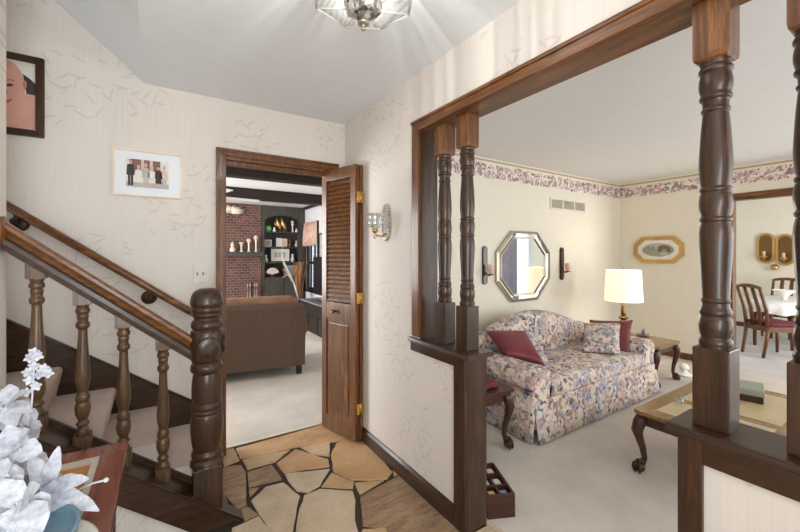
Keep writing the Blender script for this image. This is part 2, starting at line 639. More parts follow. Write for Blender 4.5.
def thing(name, label, cat, loc=(0, 0, 0), rz=0.0, group=None):
    o = bpy.data.objects.new(name, None)
    o.empty_display_size = 0.05
    C.collection.objects.link(o)
    o.location = loc
    o.rotation_euler = (0, 0, rz)
    return tag(o, label, cat, group, 'thing')


def single(name, bm, mat, label, cat, loc=(0, 0, 0), rz=0.0, group=None):
    o = obj(name, bm, mat)
    o.location = loc
    o.rotation_euler = (0, 0, rz)
    return tag(o, label, cat, group)


def struct(name, bm, mat, label, cat, parent=None):
    o = obj(name, bm, mat, parent)
    if parent is None:
        tag(o, label, cat, None, 'structure')
    return o


def dup(root, loc, rz=None, label=None, group=None):
    r = root.copy()
    C.collection.objects.link(r)
    r.location = loc
    if rz is not None:
        r.rotation_euler = (0, 0, rz)
    if label:
        r['label'] = label
    if group:
        r['group'] = group
    for ch in list(root.children):
        c = ch.copy()
        C.collection.objects.link(c)
        c.parent = r
        for g in list(ch.children):
            d = g.copy()
            C.collection.objects.link(d)
            d.parent = c
    return r


def flat(polys):
    """Flat artwork in the local XZ plane: list of (polygon, material index, layer)."""
    bm = BM()
    for poly, mi, lay in polys:
        vs = [bm.verts.new((u, -0.0006 * lay, v)) for u, v in poly]
        f = bm.faces.new(vs)
        f.material_index = mi
        f.normal_update()
        if f.normal.y > 0:
            f.normal_flip()
    return bm


def ell(cx, cy, rx, ry, n=20, a0=0.0, a1=2 * PI):
    return [(cx + rx * math.cos(a0 + (a1 - a0) * k / n), cy + ry * math.sin(a0 + (a1 - a0) * k / n)) for k in range(n)]


def rect(x0, y0, x1, y1):
    return [(x0, y0), (x1, y0), (x1, y1), (x0, y1)]


# ------------------------------------------------------------------ room constants
XP, XQ = 1.265, 1.385          # partition between foyer and living room
YB = 2.789                     # foyer back wall (front face)
YBB = 2.90
CE = 2.44
YL = 2.896                     # living room mirror wall
XL = 5.816                     # living room picture wall
XD = 9.46                      # dining room far wall
YF = -1.6                      # front wall of living and dining rooms
YFF = -1.15                    # front wall of foyer
XW = -0.95                     # foyer's side wall

# ------------------------------------------------------------------ floor of the foyer: flagstones traced stone by stone, then a random lay
F_ = Vector((math.sin(R(32.83)), math.cos(R(32.83))))
R_ = Vector((math.cos(R(32.83)), -math.sin(R(32.83))))


def fl(px, py):
    """Floor point below a pixel of the survey photo."""
    u, v = (px - 400) / 370.5, (255 - py) / 370.5
    q = -1.377 / v
    g = (F_ + R_ * u) * q
    return (g.x, g.y)


stones_px = [
    ('st_orange', [(236, 448), (264, 440.5), (296, 432), (322.5, 424), (345, 434), (353, 440), (330, 442), (298, 446.5), (265, 454), (240, 458)]),
    ('st_tan', [(222.5, 450.5), (233.5, 448), (239.5, 460), (224, 466)]),
    ('st_tan', [(242.5, 459.5), (290, 449.5), (275, 461.5), (247.5, 469)]),
    ('st_orange', [(295.5, 449), (307, 452.5), (328.5, 459), (329.5, 466), (305, 469), (284, 472.5), (276.5, 463)]),
    ('st_tan', [(300, 446.7), (330, 441.5), (329.5, 456), (312.5, 454)]),
    ('st_orange', [(336, 443), (346, 439.5), (354, 441), (364, 441), (379, 455), (392.5, 471.5), (387, 478.5), (370, 480), (352, 479.5), (333.5, 471.5), (331, 454)]),
    ('st_slate', [(247.5, 471.5), (272, 464.5), (282, 479), (249, 486.5)]),
    ('st_slate', [(222, 467), (241, 464.5), (246, 471.5), (246.5, 504), (237, 509), (222, 493)]),
    ('st_beige', [(285, 473.5), (330, 468.5), (320, 485), (308, 492), (297, 490.5), (288, 480)]),
    ('st_tan', [(331.5, 472.5), (354, 481.5), (353, 488), (321.5, 486.5)]),
    ('st_slate', [(249, 488.5), (259, 487), (250, 497)]),
    ('st_beige', [(251, 500), (265.5, 486.5), (283.5, 482), (300, 495.5), (296, 515), (292, 536), (276, 536), (259, 514)]),
    ('st_beige', [(304, 495), (320, 488.5), (353, 490.5), (355.5, 500), (355, 519), (360, 536), (295, 536), (298, 514)]),
    ('st_tan', [(354.5, 482.5), (384, 480), (360, 494)]),
    ('st_slate', [(360, 496), (385, 482.5), (399.5, 474.5), (430, 500), (466, 530), (470, 536), (390, 534), (384, 527.5), (362.5, 525)]),
    ('st_orange', [(392.5, 468), (399, 473.5), (394, 476)]),
    ('st_tan', [(362.5, 529), (385, 527.5), (390, 536), (360, 536)]),
    ('st_beige', [(232, 528), (259, 515.5), (275, 536), (231, 536)]),
    ('st_slate', [(243, 507.5), (247.5, 506), (258, 514), (245, 520), (238, 512)]),
]
SM = ['st_tan', 'st_orange', 'st_beige', 'st_slate']
bm = BM()
box(bm, XW - 0.05, YFF - 0.1, -0.08, 1.40, YBB, -0.007, mi=4)


def add_stone(poly, mi, th=0.007):
    # inset a touch, roughen the outline, bevel the arris
    cx = sum(p[0] for p in poly) / len(poly)
    cy = sum(p[1] for p in poly) / len(poly)
    pts = []
    for i in range(len(poly)):
        a, b = poly[i], poly[(i + 1) % len(poly)]
        L = math.hypot(b[0] - a[0], b[1] - a[1])
        n = max(1, int(L / 0.05))
        for k in range(n):
            u = k / n
            j = 0.0 if k == 0 else 0.0035
            pts.append((a[0] + (b[0] - a[0]) * u + rnd.uniform(-j, j), a[1] + (b[1] - a[1]) * u + rnd.uniform(-j, j)))
    area2 = sum(pts[i][0] * pts[(i + 1) % len(pts)][1] - pts[(i + 1) % len(pts)][0] * pts[i][1] for i in range(len(pts)))
    if area2 < 0:
        pts.reverse()
    top = [bm.verts.new((cx + (x - cx) * 0.985, cy + (y - cy) * 0.985, 0.0)) for x, y in pts]
    low = [bm.verts.new((x, y, -th)) for x, y in pts]
    f = bm.faces.new(top)
    f.material_index = mi
    for k in range(len(pts)):
        g = bm.faces.new((low[k], low[(k + 1) % len(pts)], top[(k + 1) % len(pts)], top[k]))
        g.material_index = mi


for nm, poly in stones_px:
    add_stone([fl(*p) for p in poly], SM.index(nm))
add_stone([(1.285, 0.48), (1.396, 0.48), (1.396, 1.35), (1.285, 1.35)], 2)
# the unseen rest of the foyer floor: a jittered lay
gx, gy = 6, 8
P = {}
for i in range(gx + 1):
    for j in range(gy + 1):
        x = XW + (1.262 - XW) * i / gx
        y = YFF + (1.74 - YFF) * j / gy
        jx = 0 if i in (0, gx) else rnd.uniform(-0.1, 0.1)
        jy = 0 if j in (0, gy) else rnd.uniform(-0.1, 0.1)
        P[i, j] = (x + jx, y + jy)
for i in range(gx):
    for j in range(gy):
        q = [P[i, j], P[i + 1, j], P[i + 1, j + 1], P[i, j + 1]]
        cx, cy = sum(p[0] for p in q) / 4, sum(p[1] for p in q) / 4
        if max(p[1] - (1.965 - 0.650 * (p[0] - 0.29)) for p in q) > -0.01:
            continue
        add_stone([(cx + (x - cx) * 0.95, cy + (y - cy) * 0.95) for x, y in q], rnd.choice([0, 1, 2, 2, 3]))
struct('floor', bm, [M[k] for k in SM] + [M['grout']], 'tan and beige flagstone floor of the foyer with dark joints', 'floor')

bm = BM()
box(bm, 1.401, YF, -0.08, XL + 0.06, YL, -0.001)
struct('floor_living_room', bm, M['carpet'], 'beige carpet of the living room under the floral sofa', 'floor')
bm = BM()
box(bm, XL + 0.061, YF, -0.08, XD, 3.6, -0.001)
struct('floor_dining_room', bm, M['carpet_d'], 'dining room carpet under the table, coloured as if brightly lit', 'floor')
bm = BM()
box(bm, -2.0, YBB + 0.001, -0.08, 2.74, 8.9, -0.001)
struct('floor_family_room', bm, M['carpet'], 'beige carpet of the family room behind the folding door', 'floor')
bm = BM()
box(bm, 0.38, YBB - 0.012, -0.004, 1.155, YBB + 0.01, 0.004, 0.002)
struct('trim_threshold', bm, M['ivory'], 'thin metal strip between flagstones and family room carpet', 'trim')
bm = BM()
box(bm, 1.398, 0.47, -0.004, 1.43, 1.35, 0.005, 0.002)
struct('trim_living_threshold', bm, M['st_beige'], 'pale stone edge between foyer floor and living room carpet', 'trim')

# ------------------------------------------------------------------ walls
DX0, DX1, DZ = 0.366, 1.150, 2.053     # doorway in the back wall
bm = BM()
box(bm, -2.6, YB, 0, DX0, YBB, CE)
box(bm, DX0, YB, DZ, DX1, YBB, CE)
box(bm, DX1, YB, 0, XP + 0.001, YBB, CE)
# above the flat ceiling the wall runs on up under the slope of the stairwell
prism(bm, [(-0.083, CE), (-2.6, CE), (-2.6, CE + 2.2)], 'Y', YB, YBB)
struct('wall_back', bm, M['paper_x'], 'bamboo wallpapered wall behind the staircase with the doorway', 'wall')

Y_P1, Y_J, Y_N = 1.352, 1.736, 0.463     # half-wall end, jamb, near half-wall end
bm = BM()
box(bm, XP, Y_J + 0.012, 0, XQ, YBB, CE)                # full-height piece up to the corner
box(bm, XP, YFF - 0.1, 2.147, XQ, Y_J + 0.012, CE)      # over the opening
box(bm, XP, Y_P1 + 0.02, 0, XQ, Y_J + 0.012, 0.83)      # far half wall
box(bm, XP, -0.55, 0, XQ, Y_N - 0.02, 0.83)             # near half wall
box(bm, XP, YFF - 0.1, 0, XQ, -0.55, 2.147)
struct('wall_partition', bm, M['paper_y'], 'bamboo wallpapered partition with the spindle opening to the living room', 'wall')

YS0, YS1 = 2.085, 2.20                   # knee wall under the banister
bm = BM()
prism(bm, [(-2.6, 0), (-0.545, 0), (-0.545, CE + 0.385), (-2.6, CE + 2.2)], 'Y', YS0, YS1)
prism(bm, [(-0.5449, 0), (0.245, 0), (0.245, 0.05), (-0.5449, 0.68)], 'Y', YS0 + 0.004, YS1 - 0.004)
struct('wall_stair', bm, M['paper_x'], 'wallpapered wall carrying the lower end of the banister', 'wall')
bm = BM()
box(bm, XW - 0.1, YFF - 0.1, 0, XW, YS0, CE + 0.9)
struct('wall_foyer_side', bm, M['paper_y'], 'wallpapered side wall of the foyer behind the white flowers', 'wall')

# foyer front wall, with a made-up glazed door and sidelights to let light in
bm = BM()
box(bm, XW, YFF - 0.1, 0, -0.80, YFF, CE)
box(bm, 1.20, YFF - 0.1, 0, XP, YFF, CE)
box(bm, -0.80, YFF - 0.1, 2.15, 1.20, YFF, CE)
struct('wall_foyer_front', bm, M['paper_x'], 'foyer wall around the added front door', 'wall')

bm = BM()
box(bm, XQ, YL, 0, XL, YL + 0.1, CE)
struct('wall_living_back', bm, M['cream'], 'cream living room wall behind the floral sofa', 'wall')
OY1, OY0, OZ = 1.60, -1.25, 2.05         # opening to the dining room
bm = BM()
box(bm, XL, OY1, 0, XL + 0.12, YL + 0.1, CE)
box(bm, XL, OY0, OZ, XL + 0.12, OY1, CE)
box(bm, XL, YF, 0, XL + 0.12, OY0, CE)
struct('wall_living_side', bm, M['cream'], 'cream living room wall with the octagonal picture and dining opening', 'wall')
bm = BM()
box(bm, XD, YF - 0.1, 0, XD + 0.1, 3.6, CE)
struct('wall_dining_end', bm, M['cream'], 'cream dining room wall with the gilt sconces', 'wall')
bm = BM()
box(bm, XL + 0.12, 3.6, 0, XD + 0.1, 3.7, CE)
struct('wall_dining_side', bm, M['cream'], 'cream dining room wall beyond the living room wall', 'wall')
# front wall of living and dining rooms, with two wide windows, the living room one added for light
bm = BM()
for a, b in ((XQ, 1.9), (5.1, 6.2), (9.40, XD)):
    box(bm, a, YF - 0.1, 0, b, YF, CE)
for a, b in ((1.9, 5.1), (6.2, 9.40)):
    box(bm, a, YF - 0.1, 0, b, YF, 0.35 if a < 3 else 0.12)
    box(bm, a, YF - 0.1, 2.15, b, YF, CE)
struct('wall_front', bm, M['cream'], 'cream front wall of living and dining rooms with the windows', 'wall')

# family room shell
bm = BM()
box(bm, -2.0, 8.55, 0, 2.74, 8.65, CE)
struct('wall_family_back', bm, M['fam_wall'], 'far family room wall behind the bookcase', 'wall')
WY0, WY1, WZ0, WZ1 = 7.40, 8.12, 0.62, 2.02
bm = BM()
box(bm, 2.74, YBB, 0, 2.84, WY0, CE)
box(bm, 2.74, WY1, 0, 2.84, 8.65, CE)
box(bm, 2.74, WY0, 0, 2.84, WY1, WZ0)
box(bm, 2.74, WY0, WZ1, 2.84, WY1, CE)
struct('wall_family_side', bm, M['fam_wall'], 'white family room wall with the small curtained window', 'wall')
bm = BM()
box(bm, -2.1, YBB, 0, -2.0, 8.65, CE)
struct('wall_family_other', bm, M['fam_wall'], 'white family room wall opposite the curtained window', 'wall')
bm = BM()
box(bm, XP, YBB, 0, 2.84, YBB + 0.05, CE)
struct('wall_family_near', bm, M['fam_wall'], 'family room wall backing the living room', 'wall')

# ------------------------------------------------------------------ ceilings
bm = BM()
box(bm, -0.083, 0.9, CE, XP, YBB, CE + 0.06)
box(bm, XW - 0.1, YFF - 0.1, CE, XP, 0.9, CE + 0.06)
sl = 0.883
prism(bm, [(-0.083, CE), (-2.6, CE + sl * 2.517), (-2.6, CE + sl * 2.517 + 0.08), (-0.083, CE + 0.06)], 'Y', 0.9, YBB)
prism(bm, [(-0.083, CE), (-2.6, CE), (-2.6, CE + sl * 2.517)], 'Y', 0.86, 0.9)
struct('ceiling', bm, M['ceil'], 'grey white foyer ceiling that slopes up over the stairs', 'ceiling')
bm = BM()
box(bm, XQ, YF, CE, XL + 0.06, YL + 0.1, CE + 0.06)
struct('ceiling_living_room', bm, M['ceil_l'], 'plain white living room ceiling', 'ceiling')
bm = BM()
box(bm, XL + 0.061, YF, CE, XD + 0.1, 3.7, CE + 0.06)
struct('ceiling_dining_room', bm, M['ceil_l'], 'plain white dining room ceiling', 'ceiling')
bm = BM()
box(bm, -2.1, YBB, CE, 2.84, 8.65, CE + 0.06)
struct('ceiling_family_room', bm, M['ceil_l'], 'white family room ceiling between dark beams', 'ceiling')
for y, wd, dp, lb in ((3.35, 0.16, 0.17, 'dark ceiling beam just inside the doorway'), (4.45, 0.16, 0.18, 'dark ceiling beam above the brown sofa'), (6.25, 0.18, 0.17, 'dark ceiling beam beside the ceiling fan')):
    b = struct('beam', (lambda q: box(q, -2.0, y, CE - dp, 2.74, y + wd, CE, 0.008))(BM()), M['blkX'], lb, 'beam')
bm = BM()
box(bm, 2.68, 2.96, CE - 0.05, 2.74, 8.55, CE, 0.01)
struct('trim_family_crown', bm, M['blkY'], 'dark crown strip along the white family room wall', 'trim')

# ------------------------------------------------------------------ trim of the doorway and baseboards
def casing_profile(depth):
    return [(0.0, 0.0), (0.0, depth * 0.75), (0.012, depth), (0.03, depth), (0.036, depth * 0.7), (0.056, depth * 0.6), (0.066, depth * 0.35), (0.07, 0)]


bm = BM()
cw = 0.054
prism(bm, [(DX0 - cw, 0), (DX0, 0), (DX0, DZ), (DX0 - cw, DZ + cw)], 'Y', YB - 0.016, YB - 0.0005, bev=0.004)
prism(bm, [(DX1 + cw, 0), (DX1 + cw, DZ + cw), (DX1, DZ), (DX1, 0)], 'Y', YB - 0.016, YB - 0.0005, bev=0.004)
prism(bm, [(DX0 - cw, DZ + cw), (DX0, DZ), (DX1, DZ), (DX1 + cw, DZ + cw)], 'Y', YB - 0.016, YB - 0.0005, bev=0.004)
# raised outer bead
box(bm, DX0 - cw, YB - 0.026, 0, DX0 - cw + 0.018, YB - 0.001, DZ + cw, 0.006)
box(bm, DX1 + cw - 0.018, YB - 0.026, 0, DX1 + cw, YB - 0.001, DZ + cw, 0.006)
box(bm, DX0 - cw, YB - 0.026, DZ + cw - 0.018, DX1 + cw, YB - 0.001, DZ + cw, 0.006)
box(bm, DX0, YB - 0.02, DZ + 0.005, DX1, YB, DZ + 0.02, 0.005)
# jamb lining
box(bm, DX0, YB - 0.004, 0, DX0 + 0.010, YBB + 0.006, DZ)
box(bm, DX1 - 0.018, YB - 0.004, 0, DX1, YBB + 0.006, DZ)
box(bm, DX0, YB - 0.004, DZ - 0.018, DX1, YBB + 0.006, DZ)
box(bm, DX0 + 0.018, YB + 0.03, DZ - 0.05, DX1 - 0.018, YB + 0.07, DZ - 0.018)
struct('trim_doorway', bm, M['oakZ'], 'stained wood casing around the doorway to the family room', 'trim')

bm = BM()
prism(bm, [(XP, 0), (XP - 0.016, 0), (XP - 0.016, 0.082), (XP - 0.006, 0.098), (XP, 0.10)], 'Y', Y_P1 + 0.085, YB)
box(bm, DX1 + cw, YB - 0.014, 0, XP, YB, 0.095, 0.003)
box(bm, 0.235, YB - 0.014, 0, DX0 - cw, YB, 0.095, 0.003)
struct('baseboard_foyer', bm, M['walY'], 'dark baseboard along the foyer side of the partition', 'baseboard')
bm = BM()
box(bm, XL - 0.014, OY1, 0, XL, YL, 0.085, 0.003)
box(bm, XQ, YL - 0.014, 0, XL, YL, 0.085, 0.003)
struct('baseboard_living_room', bm, M['oakY'], 'brown baseboard around the living room', 'baseboard')
bm = BM()
box(bm, XD - 0.014, YF, 0, XD, 3.6, 0.085, 0.003)
struct('baseboard_dining_room', bm, M['oakY'], 'brown baseboard of the dining room end wall', 'baseboard')
# dining opening casing: header and far jamb
bm = BM()
box(bm, XL - 0.016, OY0 - 0.07, OZ, XL - 0.0005, OY1 + 0.07, OZ + 0.065, 0.004)
box(bm, XL - 0.016, OY1, 0, XL - 0.0005, OY1 + 0.07, OZ, 0.004)
box(bm, XL - 0.004, OY1 - 0.015, 0, XL + 0.124, OY1, OZ)
box(bm, XL - 0.004, OY0, OZ - 0.015, XL + 0.124, OY1, OZ)
struct('trim_dining_opening', bm, M['oakY'], 'brown casing around the opening to the dining room', 'trim')

# border paper
bm = BM()
box(bm, XQ, YL - 0.0025, 2.17, XL, YL - 0.0005, CE)
struct('trim_border_back', bm, M['bord_x'], 'floral wallpaper border above the octagonal mirror', 'border')
bm = BM()
box(bm, XL - 0.0025, YF, 2.17, XL - 0.0005, YL - 0.003, CE)
struct('trim_border_side', bm, M['bord_y'], 'floral wallpaper border above the octagonal picture', 'border')

# ------------------------------------------------------------------ partition opening: casing, jamb, sills, end posts
HZ = 2.095
bm = BM()
# foyer-side casing, mitred
prism(bm, [(Y_J, 0.90), (Y_J + 0.073, 0.90), (Y_J + 0.073, HZ + 0.063), (Y_J, HZ)], 'X', XP - 0.018, XP - 0.0005, bev=0.004)
struct('trim_jamb_casing', bm, M['oakZ'], 'upright stained casing at the far side of the spindle opening', 'trim')
bm = BM()
prism(bm, [(Y_J, HZ), (Y_J + 0.073, HZ + 0.063), (-0.55, HZ + 0.063), (-0.55, HZ)], 'X', XP - 0.018, XP - 0.0005, bev=0.004)
box(bm, XP - 0.027, -0.55, HZ + 0.047, XP - 0.001, Y_J + 0.073, HZ + 0.064, 0.006)
box(bm, XP - 0.022, -0.55, HZ + 0.001, XP - 0.001, Y_J + 0.004, HZ + 0.014, 0.005)
box(bm, XP - 0.001, -0.55, HZ, XQ + 0.001, Y_J, HZ + 0.05)
box(bm, XQ + 0.0005, -0.55, HZ, XQ + 0.018, Y_J + 0.073, HZ + 0.063, 0.004)
struct('trim_header', bm, M['oakY'], 'long stained header over the spindle opening', 'trim')
bm = BM()
box(bm, XP - 0.001, Y_J, 0.886, XQ + 0.001, Y_J + 0.012, HZ)
struct('trim_jamb', bm, M['walZ'], 'flat dark jamb board beside the far spindles', 'trim')


def sill(y0, y1, name, label):
    bm = BM()
    n = 6
    prof = [(XP - 0.026, 0.866), (XP - 0.03, 0.876), (XP - 0.026, 0.888), (XP - 0.014, 0.890), (XQ + 0.03, 0.890), (XQ + 0.036, 0.878), (XQ + 0.03, 0.866)]
    prism(bm, prof, 'Y', y0, y1, bev=0.003)
    return struct(name, bm, M['walY'], label, 'ledge')


sill(Y_P1 - 0.035, Y_J + 0.10, 'trim_far_sill', 'dark wood ledge under the two far spindles')
sill(-0.55, Y_N + 0.028, 'trim_near_sill', 'dark wood ledge under the two near spindles')
bm = BM()
box(bm, XP - 0.016, Y_P1 + 0.08, 0.812, XP - 0.0005, Y_J + 0.085, 0.866, 0.004)
struct('trim_far_apron', bm, M['walY'], 'dark apron strip below the far ledge', 'trim')
bm = BM()
box(bm, XP - 0.016, -0.55, 0.800, XP - 0.0005, Y_N - 0.055, 0.866, 0.004)
struct('trim_near_apron', bm, M['walY'], 'dark apron strip below the near ledge', 'trim')
bm = BM()
box(bm, XP - 0.018, Y_P1, 0, XP - 0.0005, Y_P1 + 0.081, 0.866, 0.004)
box(bm, XP - 0.0004, Y_P1 - 0.001, 0, XQ + 0.001, Y_P1 + 0.02, 0.866, 0.002)
box(bm, XQ + 0.0005, Y_P1, 0, XQ + 0.016, Y_P1 + 0.081, 0.866, 0.004)
struct('trim_far_post', bm, M['walZ'], 'dark end post of the far half wall', 'trim')
bm = BM()
box(bm, XP - 0.018, Y_N - 0.058, 0, XP - 0.0005, Y_N, 0.866, 0.004)
box(bm, XP - 0.0004, Y_N - 0.02, 0, XQ + 0.001, Y_N + 0.001, 0.866, 0.002)
struct('trim_near_post', bm, M['walZ'], 'dark end post of the near half wall', 'trim')

# ------------------------------------------------------------------ turned spindles in the opening
ZS = 0.890


def pz(py):
    return 1.377 + (255 - py) / 351.0 - ZS


def column(label, y, x=1.33):
    t = thing('spindle', label, 'spindle', (x, y, ZS), 0, 'turned spindles of the partition')
    b = 0.042
    z0, z1, z2 = pz(347), pz(62.5), HZ - ZS
    q = BM()
    box(q, -b, -b, 0, b, b, z0, 0.004)
    obj('base_block', q, M['walZ'], t)
    q = BM()
    k = 0.84 / 351.0
    P_ = [(15.5, 350), (15.8, 345, 1), (16.2, 341), (14, 337, 1), (15.2, 333), (16.3, 326), (15.5, 319), (14, 316, 1), (15.6, 312), (13.6, 307), (12.8, 303, 1),
          (14.2, 300.5), (13, 298, 1), (13.2, 292), (14.2, 275), (15.4, 256), (16.1, 240), (15.6, 230), (13.8, 222.5, 1), (15.4, 221), (15.4, 218.5), (14, 217, 1),
          (15.4, 211), (16.2, 204), (15.5, 197), (14, 192.5, 1), (15.4, 191), (15.3, 188.5), (13.6, 187, 1), (14.6, 182), (15.9, 168), (15.4, 152), (14.2, 133), (12.8, 118), (12.2, 113, 1),
          (13.8, 111.5), (13.8, 109.5), (12.4, 108, 1), (12.6, 103), (13.2, 101, 1), (15.4, 99), (15.2, 96), (14, 94.5, 1), (15.8, 88), (16, 82), (15, 76), (14.2, 74, 1),
          (16.2, 72), (16.2, 69), (14.2, 66.5, 1), (15, 63), (15, 60)]
    lathe(q, smoothprof([(p[0] * k, pz(p[1])) + tuple(p[2:]) for p in P_], 4), seg=28)
    obj('turned_shaft', q, M['walZ'], t)
    q = BM()
    # top block with lamb's-tongue underside
    box(q, -b, -b, z1 + 0.016, b, b, z2, 0.003)
    loft(q, [[(-r, -r, z), (r, -r, z), (r, r, z), (-r, r, z)] for r, z in ((0.034, z1 + 0.001), (0.040, z1 + 0.006), (b - 0.001, z1 + 0.017))], smooth=False)
    obj('top_block', q, M['oakZ'], t)
    return t


c0 = column('turned dark wood spindle beside the far jamb', 1.60)
dup(c0, (1.33, 1.42, ZS), 0, 'turned dark wood spindle at the open end of the far ledge')
dup(c0, (1.33, 0.400, ZS), 0, 'large turned spindle at the open end of the near ledge')
dup(c0, (1.33, 0.208, ZS), 0, 'large turned spindle cut by the right edge of the photo')

# ------------------------------------------------------------------ louvred bifold door
FZ0, FZ1 = 0.015, 2.042


def leaf(t, p0, p1, face):
    """One folded leaf between floor points p0 (hinge at the jamb) and p1; face=+1/-1: which side carries the knob."""
    a = Vector((p0[0], p0[1], 0))
    d = Vector((p1[0] - p0[0], p1[1] - p0[1], 0))
    L = d.length
    ang = math.atan2(d.y, d.x)
    m = Matrix.Translation(a) @ Matrix.Rotation(ang, 4, 'Z')
    th = 0.0145
    st = 0.058
    q = BM()
    box(q, 0, -th, FZ0, st, th, FZ1, 0.003)
    box(q, L - st, -th, FZ0, L, th, FZ1, 0.003)
    box(q, st, -th, FZ1 - 0.085, L - st, th, FZ1, 0.002)
    box(q, st, -th, 0.885, L - st, th, 1.01, 0.002)
    box(q, st, -th, FZ0, L - st, th, 0.13, 0.002)
    bmesh.ops.transform(q, matrix=m, verts=q.verts)
    fr = obj('leaf', q, M['oakZ'], t, True)
    q = BM()
    n = 27
    for k in range(n):
        z = 1.022 + (FZ1 - 0.085 - 1.03) * (k + 0.5) / n
        s = 0.0185
        prism(q, [(-0.013, z - s), (-0.006, z - s), (0.013, z + s), (0.006, z + s)], 'X', st - 0.004, L - st + 0.004)
    bmesh.ops.transform(q, matrix=m, verts=q.verts)
    lo = obj('louvers', q, M['oakX'], fr)
    lo.matrix_parent_inverse = Matrix.Identity(4)
    shift(lo, t)
    q = BM()
    box(q, st - 0.002, -0.006, 0.128, L - st + 0.002, 0.006, 0.887)
    box(q, st + 0.03, -0.011, 0.165, L - st - 0.03, 0.011, 0.85, 0.005)
    bmesh.ops.transform(q, matrix=m, verts=q.verts)
    lp = obj('panel', q, M['oakZ'], fr)
    shift(lp, t)
    return fr, m, L


def shift(o, t):
    """Move a world-space child mesh into its top-level thing's frame."""
    m = Matrix.Translation(t.location) @ t.rotation_euler.to_matrix().to_4x4()
    o.data.transform(m.inverted())


bf = thing('folding_door', 'stained louvred folding door standing open beside the doorway', 'door', (1.16, 2.64, 0))
f1, m1, L1 = leaf(bf, (1.094, 2.83), (1.204, 2.445), -1)
f2, m2, L2 = leaf(bf, (1.129, 2.79), (1.2485, 2.457), 1)
q = BM()
lathe(q, [(0.010, 0), (0.008, 0.012), (0.012, 0.018), (0.018, 0.024), (0.018, 0.032), (0.010, 0.038)], mat=m1 @ Matrix.Translation((0.165, -0.0148, 0.945)) @ Matrix.Rotation(R(90), 4, 'X'))
kn = obj('knob', q, M['brass_d'], f1)
shift(kn, bf)
for zz in (1.80, 1.06, 0.25):
    q = BM()
    box(q, 1.197, 2.433, zz - 0.04, 1.254, 2.4385, zz + 0.04, 0.001)
    tube(q, [(1.226, 2.432, zz - 0.042), (1.226, 2.432, zz + 0.042)], 0.006, 8)
    obj('hinge', q, M['brass'], bf, True)

# ------------------------------------------------------------------ staircase
SLP = 0.80


def zst(x):
    return 0.298 - SLP * (x + 0.003)      # top of the stringer cap at x


nos = [(0.262, 0.125), (0.225, 0.28), (0.0, 0.435), (-0.222, 0.592), (-0.462, 0.755), (-0.70, 0.915), (-0.94, 1.075), (-1.18, 1.235)]
st = thing('staircase', 'carpeted staircase rising beside the wallpapered back wall', 'staircase', (0.0, 2.5, 0))
for i, (x, z) in enumerate(nos):
    if i == 0:
        continue
    bm = BM()
    x_in = (nos[i + 1][0] if i + 1 < len(nos) else x - 0.3) - 0.03
    r = 0.022
    zb = nos[i - 1][1] + 0.0005 if i > 1 else 0.001
    pf = [(x_in, z), (x - r, z), (x - r * 0.3, z - r * 0.3), (x, z - r), (x - 0.004, z - 0.045), (x - 0.028, zb), (x_in, zb)]
    prism(bm, pf, 'Y', YS1 + 0.022, YB - 0.022)
    obj('carpeted_step', bm, M['stair_carpet'], st, True)
bm = BM()
prism(bm, [(-1.3, 1.045 + 0.713 * 0.608), (0.20, 0.406), (0.20, 0.05), (-0.02, 0.05), (-1.3, 0.95)], 'Y', YB - 0.020, YB - 0.0005)
tube(bm, [(-1.3, YB - 0.020, 1.045 + 0.713 * 0.608 - 0.006), (0.20, YB - 0.020, 0.400)], 0.006, 8)
obj('skirt_board', bm, M['walX'], st, True)
# closed stringer with its cap
bm = BM()
x0, x1 = -0.544, 0.352
prism(bm, [(x0, zst(x0) - 0.015), (x1 - 0.02, max(0.001, zst(x1 - 0.02) - 0.012)), (x1 - 0.06, 0.001), (x1 - 0.20, 0.001), (x0, zst(x0) - 0.155)], 'Y', YS0 - 0.02, YS0 + 0.002, bev=0.003)
prism(bm, [(x0, zst(x0) - 0.015), (0.20, zst(0.20) - 0.015), (0.20, 0.002), (0.12, 0.001), (x0, zst(x0) - 0.155)], 'Y', YS1 - 0.002, YS1 + 0.02, bev=0.003)
obj('stringer', bm, M['walX'], st, True)
bm = BM()
prism(bm, [(x0, zst(x0)), (x1 + 0.015, zst(x1 + 0.015)), (x1 + 0.008, 0.001), (x1 - 0.02, 0.001), (x0, zst(x0) - 0.026)], 'Y', YS0 - 0.034, YS0 + 0.065, bev=0.005)
prism(bm, [(x0, zst(x0) - 0.002), (x1 - 0.05, zst(x1 - 0.05) - 0.002), (x1 - 0.055, zst(x1 - 0.055) - 0.022), (x0, zst(x0) - 0.026)], 'Y', YS0 + 0.06, YS1 + 0.028, bev=0.003)
prism(bm, [(x0, zst(x0) + 0.03), (0.16, zst(0.16) + 0.03), (0.16, zst(0.16) - 0.02), (x0, zst(x0) - 0.02)], 'Y', YS1 + 0.004, YS1 + 0.028, bev=0.003)
obj('stringer_cap', bm, M['walX'], st, True)

YN = 2.15
ban = thing('banister', 'dark wood banister with newel post and turned balusters along the stairs', 'banister', (0.2, YN, 0))
# newel post
k = 1 / 193.5


def nz(Y):           # row in the survey zoom -> height
    return 1.377 + (255 - (280 + Y / 2.113)) * k


